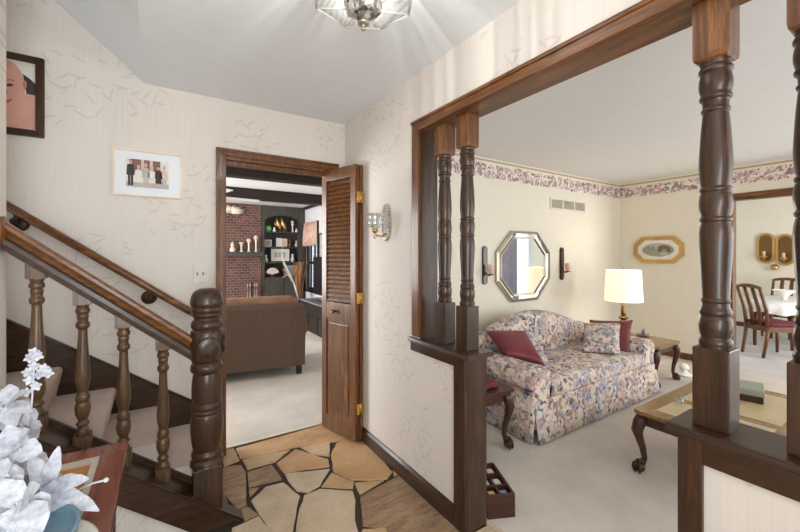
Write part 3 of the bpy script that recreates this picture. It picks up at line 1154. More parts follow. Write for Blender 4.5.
NP = [(33, 384), (32, 381, 1), (32, 377), (27, 371, 1), (30, 366), (30, 360), (26.5, 354, 1), (27, 350), (29.5, 338), (31.5, 318), (32, 296), (30.5, 282), (28.5, 277, 1), (30.8, 274), (30.8, 271), (28.6, 268, 1),
      (31, 265), (31, 259), (28.6, 256, 1), (29.5, 240), (29, 215), (27, 199), (26, 194, 1), (31, 189), (32, 182), (31, 177), (27.5, 172, 1), (31, 165), (33, 150), (33.5, 135), (33, 120), (31, 107), (27, 102, 1),
      (30.5, 98), (31, 92), (29.5, 87), (25.5, 81), (26.5, 76, 1), (31, 73), (31, 69), (28.8, 67, 1), (31.5, 63), (31.5, 58), (29.5, 56, 1), (32, 51), (32, 43), (29.5, 32), (24.5, 23.5), (15, 18), (5, 16.5)]
bm = BM()
lathe(bm, smoothprof([(p[0] / 2.113 * k * 0.98, nz(p[1])) + tuple(p[2:]) for p in NP], 4), 0.2, YN, 32)
zb = nz(385)
box(bm, 0.2 - 0.066, YN - 0.066, 0.075, 0.2 + 0.066, YN + 0.066, zb, 0.004)
# round plug on the front and side of the post
lathe(bm, [(0.052, 0), (0.052, 0.012), (0.046, 0.016), (0.02, 0.018)], 0, 0, 24, mat=Matrix.Translation((0.2, YN - 0.068, nz(136))) @ Matrix.Rotation(R(90), 4, 'X'))
lathe(bm, [(0.052, 0), (0.052, 0.012), (0.046, 0.016), (0.02, 0.018)], 0, 0, 24, mat=Matrix.Translation((0.2 + 0.068, YN, nz(136))) @ Matrix.Rotation(R(90), 4, 'Y'))
obj('newel_post', bm, M['walZ'], ban, True)


def zrail(x):        # top of the handrail
    return 1.508 - 0.825 * (x + 0.528)


bm = BM()
prof = [(-0.034, -0.006), (-0.036, -0.022), (-0.024, -0.04), (-0.018, -0.062), (0.018, -0.062), (0.024, -0.04), (0.036, -0.022), (0.034, -0.006), (0.018, 0.002), (-0.018, 0.002)]
loft(bm, [[(x, YN + a, zrail(x) + b) for a, b in prof] for x in (-0.543, -0.3, -0.1, 0.14)], smooth=False)
hr = obj('handrail', bm, M['oakX'], ban, True)
bm = BM()
prof = [(-0.020, -0.058), (-0.028, -0.070), (-0.031, -0.090), (-0.028, -0.118), (0.028, -0.118), (0.031, -0.090), (0.028, -0.070), (0.020, -0.058)]
loft(bm, [[(x, YN + a, zrail(x) + b) for a, b in prof] for x in (-0.542, -0.3, -0.1, 0.139)], smooth=False)
shift(obj('rail_fillet', bm, M['walX'], hr), ban)  # lower moulding in darker wood, shade put into its colour
bm = BM()
lathe(bm, [(0.06, 0), (0.06, 0.008), (0.05, 0.014), (0.03, 0.016)], 0, 0, 24, mat=Matrix.Translation((-0.5445, YN, zrail(-0.543) - 0.045)) @ Matrix.Rotation(R(90), 4, 'Y'))
obj('rosette', bm, M['oakZ'], ban, True)
BP = [(20, 497), (17, 490, 1), (17.5, 486), (17, 480), (12.5, 472), (12, 466, 1), (17, 462), (16, 457, 1), (12, 452), (13, 446), (18, 434), (20, 420), (19, 408), (15, 398, 1), (18, 394), (17.5, 384), (16, 380, 1),
      (13, 372), (15, 360), (18.5, 340), (18.5, 322), (16.5, 290), (13.5, 250), (11.8, 215), (11.5, 198, 1), (16, 194), (17.5, 188), (17, 182), (13, 177, 1), (13.5, 170), (15, 163), (13.5, 156, 1), (17.5, 152), (17.5, 144), (14, 138, 1), (17, 133), (17, 128)]


def zbal(Y):
    return (490 - Y) / 2.8 / 223.0


bb = 0.031
for i, x in enumerate((-0.441, -0.292, -0.146, 0.009)):
    z0 = 0.298 - 0.80 * (x + 0.003) + 0.052     # top of the base block
    bm = BM()
    lathe(bm, smoothprof([(p[0] * 0.9 / 2.8 / 223.0, z0 + zbal(p[1])) + tuple(p[2:]) for p in BP], 3), x, YN, 20)
    zl = zst(x)
    prism(bm, [(x - bb, zst(x - bb) - 0.004), (x + bb, zst(x + bb) - 0.004), (x + bb, z0), (x - bb, z0)], 'Y', YN - bb, YN + bb, bev=0.002)
    zt = z0 + zbal(130)
    prism(bm, [(x - bb, zt), (x + bb, zt), (x + bb, zrail(x + bb) - 0.116), (x - bb, zrail(x - bb) - 0.116)], 'Y', YN - bb, YN + bb, bev=0.002)
    obj('baluster', bm, M['balwood'], ban, True)

wr = thing('wall_handrail', 'round wooden handrail fixed to the wallpapered wall above the stairs', 'handrail', (-0.25, 2.73, 1.33))


def zw(x):
    return 1.638 - 0.747 * (x + 0.677)


bm = BM()
tube(bm, [(-1.2, 2.715, zw(-1.2)), (0.155, 2.715, zw(0.155)), (0.175, 2.715, zw(0.175))], [0.022, 0.022, 0.017], 16)
obj('rail', bm, M['oakX'], wr, True)
for x in (-0.64, -0.062):
    bm = BM()
    lathe(bm, [(0.042, 0), (0.042, 0.008), (0.034, 0.014), (0.012, 0.018)], 0, 0, 24, mat=Matrix.Translation((x, YB - 0.0005, zw(x) - 0.065)) @ Matrix.Rotation(R(90), 4, 'X'))
    tube(bm, [(x, YB - 0.012, zw(x) - 0.065), (x, 2.725, zw(x) - 0.062), (x, 2.715, zw(x) - 0.018)], 0.008, 8)
    obj('bracket', bm, M['bronze'], wr, True)

# ------------------------------------------------------------------ pictures on the back wall, switch plate
fp = thing('picture_frame', 'ivory framed family group photograph with a wide white mat', 'picture', (-0.063, YB - 0.001, 1.878))


def frame_mb(w, h, b, d, bevel=0.004):
    q = BM()
    prism(q, [(-w, -h), (w, -h), (w - b, -h + b), (-w + b, -h + b)], 'Y', -d, 0, bev=bevel)
    prism(q, [(-w, h), (-w + b, h - b), (w - b, h - b), (w, h)], 'Y', -d, 0, bev=bevel)
    prism(q, [(-w, -h), (-w + b, -h + b), (-w + b, h - b), (-w, h)], 'Y', -d, 0, bev=bevel)
    prism(q, [(w, -h), (w, h), (w - b, h - b), (w - b, -h + b)], 'Y', -d, 0, bev=bevel)
    return q


obj('frame', frame_mb(0.18, 0.142, 0.011, 0.022, 0.003), M['ivory'], fp)
obj('mat_board', box(BM(), -0.172, -0.010, -0.134, 0.172, -0.004, 0.134), M['matte_white'], fp)
pol = [(rect(-0.115, -0.085, 0.105, 0.085), 0, 0), (rect(-0.115, -0.085, 0.105, -0.055), 4, 1), (rect(-0.085, 0.0, 0.06, 0.085), 1, 1),
       (rect(-0.04, 0.02, -0.025, 0.085), 3, 2), (rect(0.005, 0.02, 0.02, 0.085), 3, 2)]
for (cx, body, legs, sk, hh) in ((-0.092, 2, 2, 0, 0.155), (-0.052, 5, 5, 1, 0.125), (-0.016, 4, 4, 0, 0.14), (0.016, 5, 3, 1, 0.125), (0.050, 2, 2, 1, 0.13), (0.080, 3, 4, 0, 0.135)):
    y0 = -0.078
    top = y0 + hh
    pol.append(([(cx - 0.017, top - 0.03), (cx - 0.020, y0 + hh * 0.42), (cx - 0.013, y0 + hh * 0.40), (cx + 0.013, y0 + hh * 0.40), (cx + 0.020, y0 + hh * 0.42), (cx + 0.017, top - 0.03), (cx, top - 0.022)], body, 3))
    if sk:
        pol.append(([(cx - 0.014, y0 + hh * 0.42), (cx - 0.018, y0 + hh * 0.18), (cx + 0.018, y0 + hh * 0.18), (cx + 0.014, y0 + hh * 0.42)], body, 3))
        pol.append((rect(cx - 0.009, y0, cx - 0.003, y0 + hh * 0.2), 6, 2))
        pol.append((rect(cx + 0.003, y0, cx + 0.009, y0 + hh * 0.2), 6, 2))
    else:
        pol.append((rect(cx - 0.013, y0, cx - 0.001, y0 + hh * 0.44), legs, 2))
        pol.append((rect(cx + 0.001, y0, cx + 0.013, y0 + hh * 0.44), legs, 2))
    pol.append((ell(cx, top - 0.010, 0.0085, 0.0115, 14), 6, 4))
    pol.append((ell(cx, top - 0.004, 0.009, 0.008, 12, 0, PI), 2 if cx in (-0.092, 0.050) else 4, 5))
pho = obj('photograph', flat(pol), [M['ph_cream'], M['ph_brown'], M['ph_dark'], M['ph_pink'], M['ph_grey'], M['ph_cream'], M['skin']], fp)
pho.location = (0, -0.0108, 0)

BCX, BCZ = -0.722, 2.237
bp = thing('picture_frame', 'dark wood framed close-up photograph of a smiling baby', 'picture', (BCX, YB - 0.001, BCZ))
obj('frame', frame_mb(0.183, 0.218, 0.036, 0.022), M['walZ'], bp)


def bw_(px, py):
    """Back-wall coordinates, relative to the frame's centre, of a survey pixel."""
    u, v = (px - 400) / 370.5, (255 - py) / 370.5
    g = F_ + R_ * u
    t = (YB - 0.007) / g.y
    return (g.x * t - BCX, 1.377 + v * t - BCZ)


W_, H_ = 0.150, 0.186
face = [bw_(*p) for p in ((9, 60), (14, 63), (19, 69), (23, 76), (25.5, 84), (25, 92), (22, 99), (17, 105), (10, 110))]
face = face + [(-0.13 - (face[k][0] + 0.13) * 0.4, face[k][1]) for k in range(len(face) - 1, -1, -1)]
pol = [(rect(-W_, -H_, W_, H_), 3, 0),
       ([bw_(*p) for p in ((23, 74), (30, 79), (37.5, 86), (37.5, 97), (27, 97))], 2, 1),
       ([(-W_, -H_), (W_, -H_), bw_(37, 96), bw_(27, 94), bw_(23, 93), bw_(15, 100), bw_(8, 104), (-W_, -0.06)], 0, 2),
       (face, 0, 3),
       ([bw_(*p) for p in ((22.5, 82), (26.5, 81), (27, 87), (24, 90))], 1, 4),
       ([bw_(*p) for p in ((7, 84), (10, 83.4), (13.5, 84.6), (13, 86.2), (10, 86.6), (7, 86.4))], 2, 4),
       ([bw_(*p) for p in ((7, 79.5), (11, 79), (15, 80.5), (15, 81.6), (11, 80.6), (7, 81))], 1, 4),
       ([bw_(*p) for p in ((6, 100), (9, 100), (12, 98), (11.5, 100.5), (9, 102.6), (6, 103))], 4, 4),
       ([bw_(*p) for p in ((5, 89), (8, 92), (7.5, 94.5), (5, 95))], 1, 4)]
pho = obj('photograph', flat(pol), [M['skin'], M['skin_d'], M['ph_dark'], M['ph_cream'], M['lip']], bp)
pho.location = (0, -0.006, 0)

sw = thing('light_switch', 'white switch plate on the wall beside the doorway casing', 'switch', (0.219, YB - 0.0005, 1.253))
obj('plate', box(BM(), -0.04, -0.006, -0.062, 0.04, 0, 0.062, 0.002), M['ivory_plate'], sw)
for s in (-0.017, 0.017):
    obj('toggle', box(BM(), s - 0.004, -0.014, -0.010, s + 0.004, -0.006, 0.010, 0.002), M['grey'], sw)

# ------------------------------------------------------------------ crystal sconce on the partition
sc = thing('wall_sconce', 'silver oval wall sconce with clear glass cup on the foyer partition', 'sconce', (XP - 0.0005, 2.12, 1.593))
q = BM()
for k in range(26):
    a = 2 * PI * k / 26
    bmesh.ops.create_icosphere(q, subdivisions=1, radius=0.014, matrix=Matrix.Translation((-0.010, 0.047 * math.cos(a), 0.112 * math.sin(a))) @ Matrix.Diagonal((0.7, 1, 1, 1)))
obj('backplate', q, M['silver'], sc)
q = BM()
prism(q, ell(0, 0, 0.043, 0.108, 28), 'X', -0.010, -0.001)
obj('mirror', q, M['mirror'], sc)
q = BM()
tube(q, [(-0.008, 0, -0.075), (-0.045, 0, -0.095), (-0.085, 0, -0.085), (-0.092, 0, -0.062)], 0.006, 8)
lathe(q, [(0.008, -0.075), (0.020, -0.062), (0.024, -0.05), (0.012, -0.046)], -0.092, 0, 16)
obj('arm', q, M['brass'], sc)
q = BM()
lathe(q, smoothprof([(0.016, -0.046), (0.034, -0.03), (0.042, -0.005), (0.036, 0.025), (0.046, 0.055)], 4), -0.092, 0, 20, cap=False)
obj('glass_cup', q, M['crystal'], sc)
q = BM()
lathe(q, [(0.0185, 0), (0.013, -0.014), (0.002, -0.028)], -0.092, 0, 12, mat=Matrix.Translation((0, 0, -0.085)))
obj('drop', q, M['crystal'], sc)

# ------------------------------------------------------------------ ceiling light in the foyer
LX, LY = 0.5505, 1.072
cl = thing('ceiling_light', 'octagonal brass edged glass ceiling light with a crystal bowl', 'ceiling light', (LX, LY, CE))
OCT = [(math.cos(R(45 * k + 40.6)), math.sin(R(45 * k + 40.6))) for k in range(8)]
q = BM()
lathe(q, [(0.06, -0.001), (0.06, -0.02), (0.02, -0.026)], seg=24)
lathe(q, [(0.007, -0.02), (0.007, -0.30)], seg=10)
lathe(q, smoothprof([(0.002, -0.338), (0.008, -0.332), (0.006, -0.322), (0.017, -0.316), (0.018, -0.308), (0.008, -0.300)], 3), seg=14)
obj('stem', q, M['silver'], cl)
tg = NT('ribbed_frosted_glass', 0.15)
wv = tg.n('ShaderNodeTexWave', wave_type='RINGS', rings_direction='SPHERICAL')
tg.l(tg.mapping((1, 1, 2), loc=(0.3, 0, 0)), wv.inputs['Vector'])
wv.inputs['Scale'].default_value = 26
wv.inputs['Distortion'].default_value = 2.0
tl = tg.n('ShaderNodeBsdfTranslucent')
tl.inputs[0].default_value = (0.05, 0.05, 0.048, 1)
df = tg.n('ShaderNodeBsdfDiffuse')
tg.l(tg.ramp(wv.outputs[1], [(0.25, lin((205, 206, 204))), (0.6, lin((248, 248, 246)))]), df.inputs[0])
tr = tg.n('ShaderNodeBsdfTransparent')
tr.inputs[0].default_value = (0.95, 0.95, 0.95, 1)
m1_ = tg.n('ShaderNodeMixShader')
m1_.inputs[0].default_value = 0.5
tg.l(tl.outputs[0], m1_.inputs[1])
tg.l(df.outputs[0], m1_.inputs[2])
m2_ = tg.n('ShaderNodeMixShader')
tg.l(tg.math('MULTIPLY', wv.outputs[1], 0.01), m2_.inputs[0])
tg.l(m1_.outputs[0], m2_.inputs[1])
tg.l(tr.outputs[0], m2_.inputs[2])
tg.l(m2_.outputs[0], tg.t.nodes['Material Output'].inputs[0])
M['ribglass'] = tg.m
# ribbed side glass: clear and frosted flutes alternate round the fitting and throw light and shade across the ceiling
ts_ = NT('fluted_side_glass', 0.2)
sp_ = ts_.n('ShaderNodeSeparateXYZ')
ts_.l(ts_.co(), sp_.inputs[0])
az = ts_.math('ARCTAN2', sp_.outputs[1], sp_.outputs[0])
cbn = ts_.n('ShaderNodeCombineXYZ')
ts_.l(ts_.math('MULTIPLY', az, 3.0), cbn.inputs[0])
fl_ = ts_.noise(cbn.outputs[0], 2.1, 2, 0.5)
tr_ = ts_.n('ShaderNodeBsdfTransparent')
tl_g = ts_.n('ShaderNodeBsdfTranslucent')
tl_g.inputs[0].default_value = (0.8, 0.8, 0.78, 1)
mg = ts_.n('ShaderNodeMixShader')
ts_.l(ts_.ramp(fl_, [(0.42, (0.08, 0.08, 0.08, 1)), (0.60, (1, 1, 1, 1))]), mg.inputs[0])
ts_.l(tl_g.outputs[0], mg.inputs[1])
ts_.l(tr_.outputs[0], mg.inputs[2])
ts_.l(mg.outputs[0], ts_.t.nodes['Material Output'].inputs[0])
M['sideglass'] = ts_.m
r_in, z_in, r_rim, z_rim, r_up, z_up = 0.05, -0.258, 0.168, -0.232, 0.144, -0.10
for kk in range(8):
    a, b = OCT[kk], OCT[(kk + 1) % 8]
    q = BM()
    vs = [q.verts.new((a[0] * r_in, a[1] * r_in, z_in)), q.verts.new((b[0] * r_in, b[1] * r_in, z_in)), q.verts.new((b[0] * r_rim, b[1] * r_rim, z_rim)), q.verts.new((a[0] * r_rim, a[1] * r_rim, z_rim))]
    q.faces.new(vs)
    obj('glass_panel', q, M['ribglass'], cl)
    q = BM()
    q.faces.new([q.verts.new(p) for p in ((a[0] * r_rim, a[1] * r_rim, z_rim), (b[0] * r_rim, b[1] * r_rim, z_rim), (b[0] * r_up, b[1] * r_up, z_up), (a[0] * r_up, a[1] * r_up, z_up))])
    obj('side_panel', q, M['sideglass'], cl)
q = BM()
for kk in range(8):
    a, b = OCT[kk], OCT[(kk + 1) % 8]
    tube(q, [(a[0] * r_in, a[1] * r_in, z_in), (a[0] * r_rim, a[1] * r_rim, z_rim), (a[0] * r_up, a[1] * r_up, z_up), (a[0] * 0.05, a[1] * 0.05, -0.012)], 0.0032, 6)
    tube(q, [(a[0] * r_rim, a[1] * r_rim, z_rim), (b[0] * r_rim, b[1] * r_rim, z_rim)], 0.005, 8)
    tube(q, [(a[0] * r_up, a[1] * r_up, z_up), (b[0] * r_up, b[1] * r_up, z_up)], 0.0035, 6)
obj('frame', q, M['white'], cl)
q = BM()
tb = bmesh.new()
bmesh.ops.create_icosphere(tb, subdivisions=3, radius=0.062)
for v in list(tb.verts):
    if v.co.z > 0.01:
        v.co.z = 0.01
    v.co *= 1 + 0.06 * math.sin(v.co.x * 260) * math.sin(v.co.y * 260)
bmesh.ops.transform(tb, matrix=Matrix.Translation((0, 0, z_in + 0.004)) @ Matrix.Diagonal((1, 1, 0.72, 1)), verts=tb.verts)
add(q, tb)
tc = NT('faceted_crystal', 0.08, 0.55)
nv = tc.n('ShaderNodeTexVoronoi')
tc.l(tc.co(), nv.inputs['Vector'])
nv.inputs['Scale'].default_value = 70
tc.col(tc.ramp(nv.outputs[1], [(0.25, lin((96, 94, 88))), (0.5, lin((176, 174, 166))), (0.8, lin((232, 230, 224)))]))
M['facet'] = tc.m
obj('crystal_bowl', q, M['facet'], cl)
ll = bpy.data.lights.new('ceiling_light_bulb', 'POINT')
ll.energy = 30
ll.color = (1.0, 0.98, 0.95)
ll.shadow_soft_size = 0.012
lo = bpy.data.objects.new('bulb_light', ll)
C.collection.objects.link(lo)
lo.location = (LX, LY, CE - 0.17)

# ------------------------------------------------------------------ foreground table with white flowers
TX0, TX1, TY0, TY1, TZ = -0.62, -0.100, 0.85, 1.630, 0.72
tb_ = thing('side_table', 'red-brown wooden side table with an inset panel in front of the stairs', 'table', (-0.36, 1.24, 0))
bm = BM()
bw = 0.068
for a in ((TX0, TY0, TX1, TY0 + bw), (TX0, TY1 - bw, TX1, TY1), (TX0, TY0 + bw, TX0 + bw, TY1 - bw), (TX1 - bw, TY0 + bw, TX1, TY1 - bw)):
    box(bm, a[0], a[1], TZ - 0.028, a[2], a[3], TZ, 0.003)
obj('top_frame', bm, M['redY'], tb_, True)
bm = BM()
box(bm, TX0 + bw - 0.004, TY0 + bw - 0.004, TZ - 0.022, TX1 - bw + 0.004, TY1 - bw + 0.004, TZ - 0.012)
obj('amber_panel', bm, wood('amber_knotty_wood', (160, 98, 44), (206, 150, 86), 'X', 0.2, 0.4), tb_, True)
bm = BM()
for a in ((TX0 + bw, TY0 + bw, TX1 - bw, TY0 + bw + 0.028), (TX0 + bw, TY1 - bw - 0.028, TX1 - bw, TY1 - bw), (TX0 + bw, TY0 + bw + 0.0285, TX0 + bw + 0.026, TY1 - bw - 0.0285), (TX1 - bw - 0.018, TY0 + bw + 0.0285, TX1 - bw, TY1 - bw - 0.0285)):
    box(bm, a[0], a[1], TZ - 0.0118, a[2], a[3], TZ - 0.004)
obj('glass_bevel', bm, M['tabglass'], tb_, True)
bm = BM()
box(bm, TX0 + 0.03, TY0 + 0.03, TZ - 0.11, TX1 - 0.03, TY0 + 0.05, TZ - 0.028)
box(bm, TX0 + 0.03, TY1 - 0.05, TZ - 0.11, TX1 - 0.03, TY1 - 0.03, TZ - 0.028)
box(bm, TX0 + 0.03, TY0 + 0.05, TZ - 0.11, TX0 + 0.05, TY1 - 0.05, TZ - 0.028)
box(bm, TX1 - 0.05, TY0 + 0.05, TZ - 0.11, TX1 - 0.03, TY1 - 0.05, TZ - 0.028)
obj('apron', bm, M['mahY'], tb_, True)
for x in (TX0 + 0.03, TX1 - 0.075):
    for y in (TY0 + 0.03, TY1 - 0.075):
        obj('leg', box(BM(), x, y, 0.0, x + 0.045, y + 0.045, TZ - 0.03, 0.004), M['mahZ'], tb_, True)


def petal_bm(q, base, tip, width, curl, ruff, mi=0, seed=0, droop=0.0, up=None):
    """One ruffled leaf or petal from base to tip, facing up/towards `up`."""
    r = random.Random(seed)
    a, b = Vector(base), Vector(tip)
    d = b - a
    L = d.length
    d.normalize()
    upv = Vector(up if up else (0.1, -0.7, 0.7)).normalized()
    s = d.cross(upv)
    if s.length < 0.1:
        s = d.cross(Vector((1, 0, 0)))
    s.normalize()
    n = s.cross(d).normalized()
    nu, nv = 10, 6
    rows = []
    ph = r.uniform(0, 6)
    for i in range(nu + 1):
        u = i / nu
        wv_ = width * (math.sin(PI * min(1, u * 0.93 + 0.05)) ** 0.8) * (1 - 0.25 * u)
        if 0 < i < nu:
            wv_ *= 1 + ruff * math.sin(u * 17 + ph)
        row = []
        for j in range(nv + 1):
            v = j / nv * 2 - 1
            p = a + d * (L * u) + s * (wv_ * v) + n * (curl * L * (u * (1 - u) * 1.6) - abs(v) * -0.12 * wv_ + 0.10 * wv_ * math.sin(u * 13 + ph + v * 2) * abs(v)) - Vector((0, 0, droop * L * u * u))
            row.append(q.verts.new(p))
        rows.append(row)
    for i in range(nu):
        for j in range(nv):
            f = q.faces.new((rows[i][j], rows[i + 1][j], rows[i + 1][j + 1], rows[i][j + 1]))
            f.smooth = True
            f.material_index = mi


FT = 0.42


def sp(px, py, t):
    """Point along the survey ray at forward distance t."""
    u, v = (px - 400) / 370.5, (255 - py) / 370.5
    g = F_ + R_ * u
    return Vector((g.x * t, g.y * t, 1.377 + v * t))


flw = thing('flower_arrangement', 'arrangement of white silk poinsettias in a slate blue pot', 'flowers', (-0.275, 1.07, TZ))
q = BM()
lathe(q, smoothprof([(0.075, 0.0), (0.10, 0.004), (0.118, 0.035), (0.122, 0.065), (0.126, 0.072), (0.117, 0.072), (0.11, 0.055), (0.04, 0.055)], 3), 0, 0, 32)
obj('pot', q, M['bluepot'], flw)
q = BM()
lathe(q, [(0.11, 0.001), (0.15, 0.006), (0.158, 0.012), (0.15, 0.014), (0.11, 0.008)], 0, 0, 40)
obj('saucer', q, M['ph_cream'], flw)

t0 = 0.92
blooms = [
    # centre px, forward distance, list of petal tips (px)
    ((47, 489), 0.88, [(59, 446), (99, 511), (89, 479), (30, 455), (52, 522), (24, 498)], 0.021),
    ((14, 450), 0.86, [(42, 452), (30, 430), (-10, 440), (-6, 470), (28, 474), (8, 425)], 0.028),
    ((22, 505), 0.78, [(50, 512), (40, 486), (2, 480), (-10, 505), (10, 532), (42, 532), (28, 540)], 0.030),
    ((8, 405), 0.95, [(26, 392), (32, 412), (14, 428), (-12, 418), (-8, 392), (10, 384)], 0.022),
    ((28, 424), 0.97, [(42, 426), (34, 408), (18, 414), (38, 438), (16, 436)], 0.016),
    ((4, 478), 0.80, [(24, 470), (-10, 462), (-8, 492), (18, 494)], 0.026),
    ((44, 472), 0.93, [(36, 450), (58, 462), (34, 486), (62, 480), (46, 492)], 0.018),
]
for bi, (c, tt, tips, wd) in enumerate(blooms):
    q = BM()
    c3 = sp(c[0], c[1], tt)
    for pi, tp in enumerate(tips):
        petal_bm(q, c3, sp(tp[0], tp[1], tt + rnd.uniform(-0.04, 0.04)), wd * rnd.uniform(0.85, 1.15), 0.12, 0.08, 0, bi * 20 + pi)
    for k in range(7):
        a = rnd.uniform(0, 2 * PI)
        bmesh.ops.create_icosphere(q, subdivisions=1, radius=0.004, matrix=Matrix.Translation(c3 + Vector((0.012 * math.cos(a), -0.008, 0.010 * math.sin(a)))))
    obj('bloom', q, M['petal'], flw, True)
q = BM()
sd = 500
for (c, tt, tips) in (((20, 468), 0.94, [(50, 460), (40, 500), (0, 500), (10, 440)]), ((45, 505), 0.86, [(70, 498), (60, 530), (20, 520), (55, 480)]), ((10, 430), 0.98, [(36, 440), (20, 400), (-8, 410)]), ((2, 520), 0.78, [(30, 520), (-8, 490), (30, 540)])):
    for tp in tips:
        sd += 1
        petal_bm(q, sp(c[0], c[1], tt), sp(tp[0], tp[1], tt + 0.02), 0.022, 0.1, 0.12, 0, sd)
obj('silver_leaves', q, M['greyleaf'], flw, True)
q = BM()
for (a, b) in (((40, 505), (66, 487)), ((18, 505), (14, 450)), ((30, 505), (44, 472)), ((22, 515), (24, 470))):
    p0, p1 = sp(a[0], a[1], 0.90), sp(b[0], b[1], 0.94)
    base = Vector((-0.275 + rnd.uniform(-0.04, 0.04), 1.07 + rnd.uniform(-0.04, 0.04), TZ + 0.06))
    mid = (base + p1) / 2 + Vector((0.0, 0.01, 0.02))
    tube(q, [base, mid, p1], 0.003, 6)
obj('stems', q, M['twig'], flw, True)
q = BM()
for i, (x, y) in enumerate(((34, 352), (30, 358), (38, 356), (28, 372), (34, 366), (44, 368), (48, 373), (40, 374), (30, 380), (36, 386), (26, 392))):
    c3 = sp(x, y, 0.95)
    for kk in range(5):
        a = kk * 1.256 + i
        petal_bm(q, c3, c3 + Vector((0.013 * math.cos(a), -0.004, 0.013 * math.sin(a))), 0.006, 0.1, 0.02, 0, 900 + i * 5 + kk)
tube(q, [sp(32, 350, 0.95), sp(34, 368, 0.952), sp(32, 400, 0.955), sp(30, 430, 0.955)], 0.0022, 6)
obj('sprig', q, M['petal'], flw, True)
q = BM()
pa, pb = sp(80, 489, 0.87), sp(106, 480, 0.86)
tube(q, [pa, (pa + pb) / 2 + Vector((0, 0, 0.003)), pb], 0.0022, 8)
bmesh.ops.create_icosphere(q, subdivisions=2, radius=0.0055, matrix=Matrix.Translation(pb))
obj('stamen', q, M['petal'], flw, True)
q = BM()
bmesh.ops.create_icosphere(q, subdivisions=2, radius=0.034, matrix=Matrix.Translation(sp(22, 488, 0.9)))
for f in q.faces:
    f.smooth = True
obj('filler', q, M['twig'], flw, True)

# ------------------------------------------------------------------ sofa in the living room
SX0, SX1, SY0, SY1 = 2.26, 4.19, 1.70, 2.66
sf = thing('sofa', 'floral tapestry sofa with a camel back and skirt against the cream wall', 'sofa', ((SX0 + SX1) / 2, (SY0 + SY1) / 2, 0))
AW = 0.25


def arm(xc, side):
    q = BM()
    # rolled arm: section in XZ swept along Y
    sec = []
    for a in range(0, 13):
        th_ = -0.35 * PI + a * (1.7 * PI) / 12
        sec.append((xc + side * 0.02 + 0.118 * math.cos(th_) * 1.0, 0.445 + 0.10 * math.sin(th_)))
    pts = [(xc - 0.095, 0.0)] if False else []
    out = [(xc + 0.10, 0.10), (xc + 0.10, 0.38)]
    for a in range(0, 15):
        th_ = R(-40) + a * R(260) / 14
        out.append((xc + 0.128 * math.cos(th_), 0.435 + 0.105 * math.sin(th_)))
    out += [(xc - 0.10, 0.38), (xc - 0.10, 0.10)]
    secs = []
    for y, gz in ((SY0 + 0.045, 0.93), (SY0 + 0.06, 1.0), (2.1, 1.0), (2.56, 0.98)):
        secs.append([(xc + (px - xc) * (gz if y < SY0 + 0.05 else 1), y, pz_ * (0.99 if y < SY0 + 0.05 else 1)) for px, pz_ in out])
    loft(q, secs)
    return obj('arm', q, M['floral'], sf, True)


arm(SX0 + 0.125, -1)
arm(SX1 - 0.125, 1)
# body box under the cushion
q = BM()
box(q, SX0 + 0.03, SY0 + 0.03, 0.09, SX1 - 0.03, SY1 - 0.06, 0.30, 0.02)
obj('base', q, M['floral'], sf, True)


def puff(q, x0, y0, z0, x1, y1, z1, bul=0.03, r=0.05, n=10):
    """Rounded, slightly domed cushion block."""
    tb = bmesh.new()
    bmesh.ops.create_cube(tb, size=2)
    bmesh.ops.subdivide_edges(tb, edges=tb.edges, cuts=n, use_grid_fill=True)
    hx, hy, hz = (x1 - x0) / 2, (y1 - y0) / 2, (z1 - z0) / 2
    for v in tb.verts:
        p = Vector((v.co.x * hx, v.co.y * hy, v.co.z * hz))
        c_ = Vector((max(-hx + r, min(hx - r, p.x)), max(-hy + r, min(hy - r, p.y)), max(-hz + r, min(hz - r, p.z))))
        d = p - c_
        if d.length > 1e-6:
            p = c_ + d.normalized() * min(d.length, r)
        p.z += math.copysign(bul, p.z) * (1 - v.co.x ** 2) * (1 - v.co.y ** 2) * abs(v.co.z)
        v.co = p + Vector(((x0 + x1) / 2, (y0 + y1) / 2, (z0 + z1) / 2))
    for f in tb.faces:
        f.smooth = True
    add(q, tb)


q = BM()
puff(q, SX0 + 0.235, SY0 + 0.02, 0.285, SX1 - 0.235, 2.36, 0.425, 0.025, 0.045, 12)
obj('seat_cushion', q, M['floral'], sf, True)
# camel back: arched section lofted along X
q = BM()
secs = []
N = 26
for i in range(N + 1):
    u = i / N
    x = SX0 + 0.06 + (SX1 - SX0 - 0.12) * u
    h = 0.60 + 0.205 * (math.sin(PI * u) ** 1.35)
    edge = min(1, min(u, 1 - u) / 0.05)
    fy = 2.30 + 0.05 * (1 - edge)
    sec = [(x, 2.56, 0.10), (x, fy + 0.02, 0.10), (x, fy, 0.40)]
    tp = h
    for k in range(9):
        a = PI - k * PI / 8
        sec.append((x, 2.505 + 0.115 * math.cos(a) - 0.0, tp - 0.09 + 0.09 * math.sin(a)))
    secs.append(sec)
loft(q, secs)
obj('camel_back', q, M['floral'], sf, True)
q = BM()


def skirt_strip(q, p0, p1, nrm, ztop=0.225, zbot=0.012, flare=0.03):
    n = 24
    a, b = Vector(p0), Vector(p1)
    nv = Vector(nrm)
    rows = [[], []]
    for i in range(n + 1):
        u = i / n
        wob = 0.004 * math.sin(u * 19)
        rows[0].append((a + (b - a) * u) + Vector((0, 0, ztop)))
        rows[1].append((a + (b - a) * u) + nv * (flare + wob) + Vector((0, 0, zbot)))
    for r_ in (0, 1):
        rows[r_] = [tuple(p) for p in rows[r_]]
    tb = bmesh.new()
    vv = [[tb.verts.new(p) for p in r_] for r_ in rows]
    for i in range(n):
        f = tb.faces.new((vv[0][i], vv[0][i + 1], vv[1][i + 1], vv[1][i]))
        f.smooth = True
    add(q, tb)


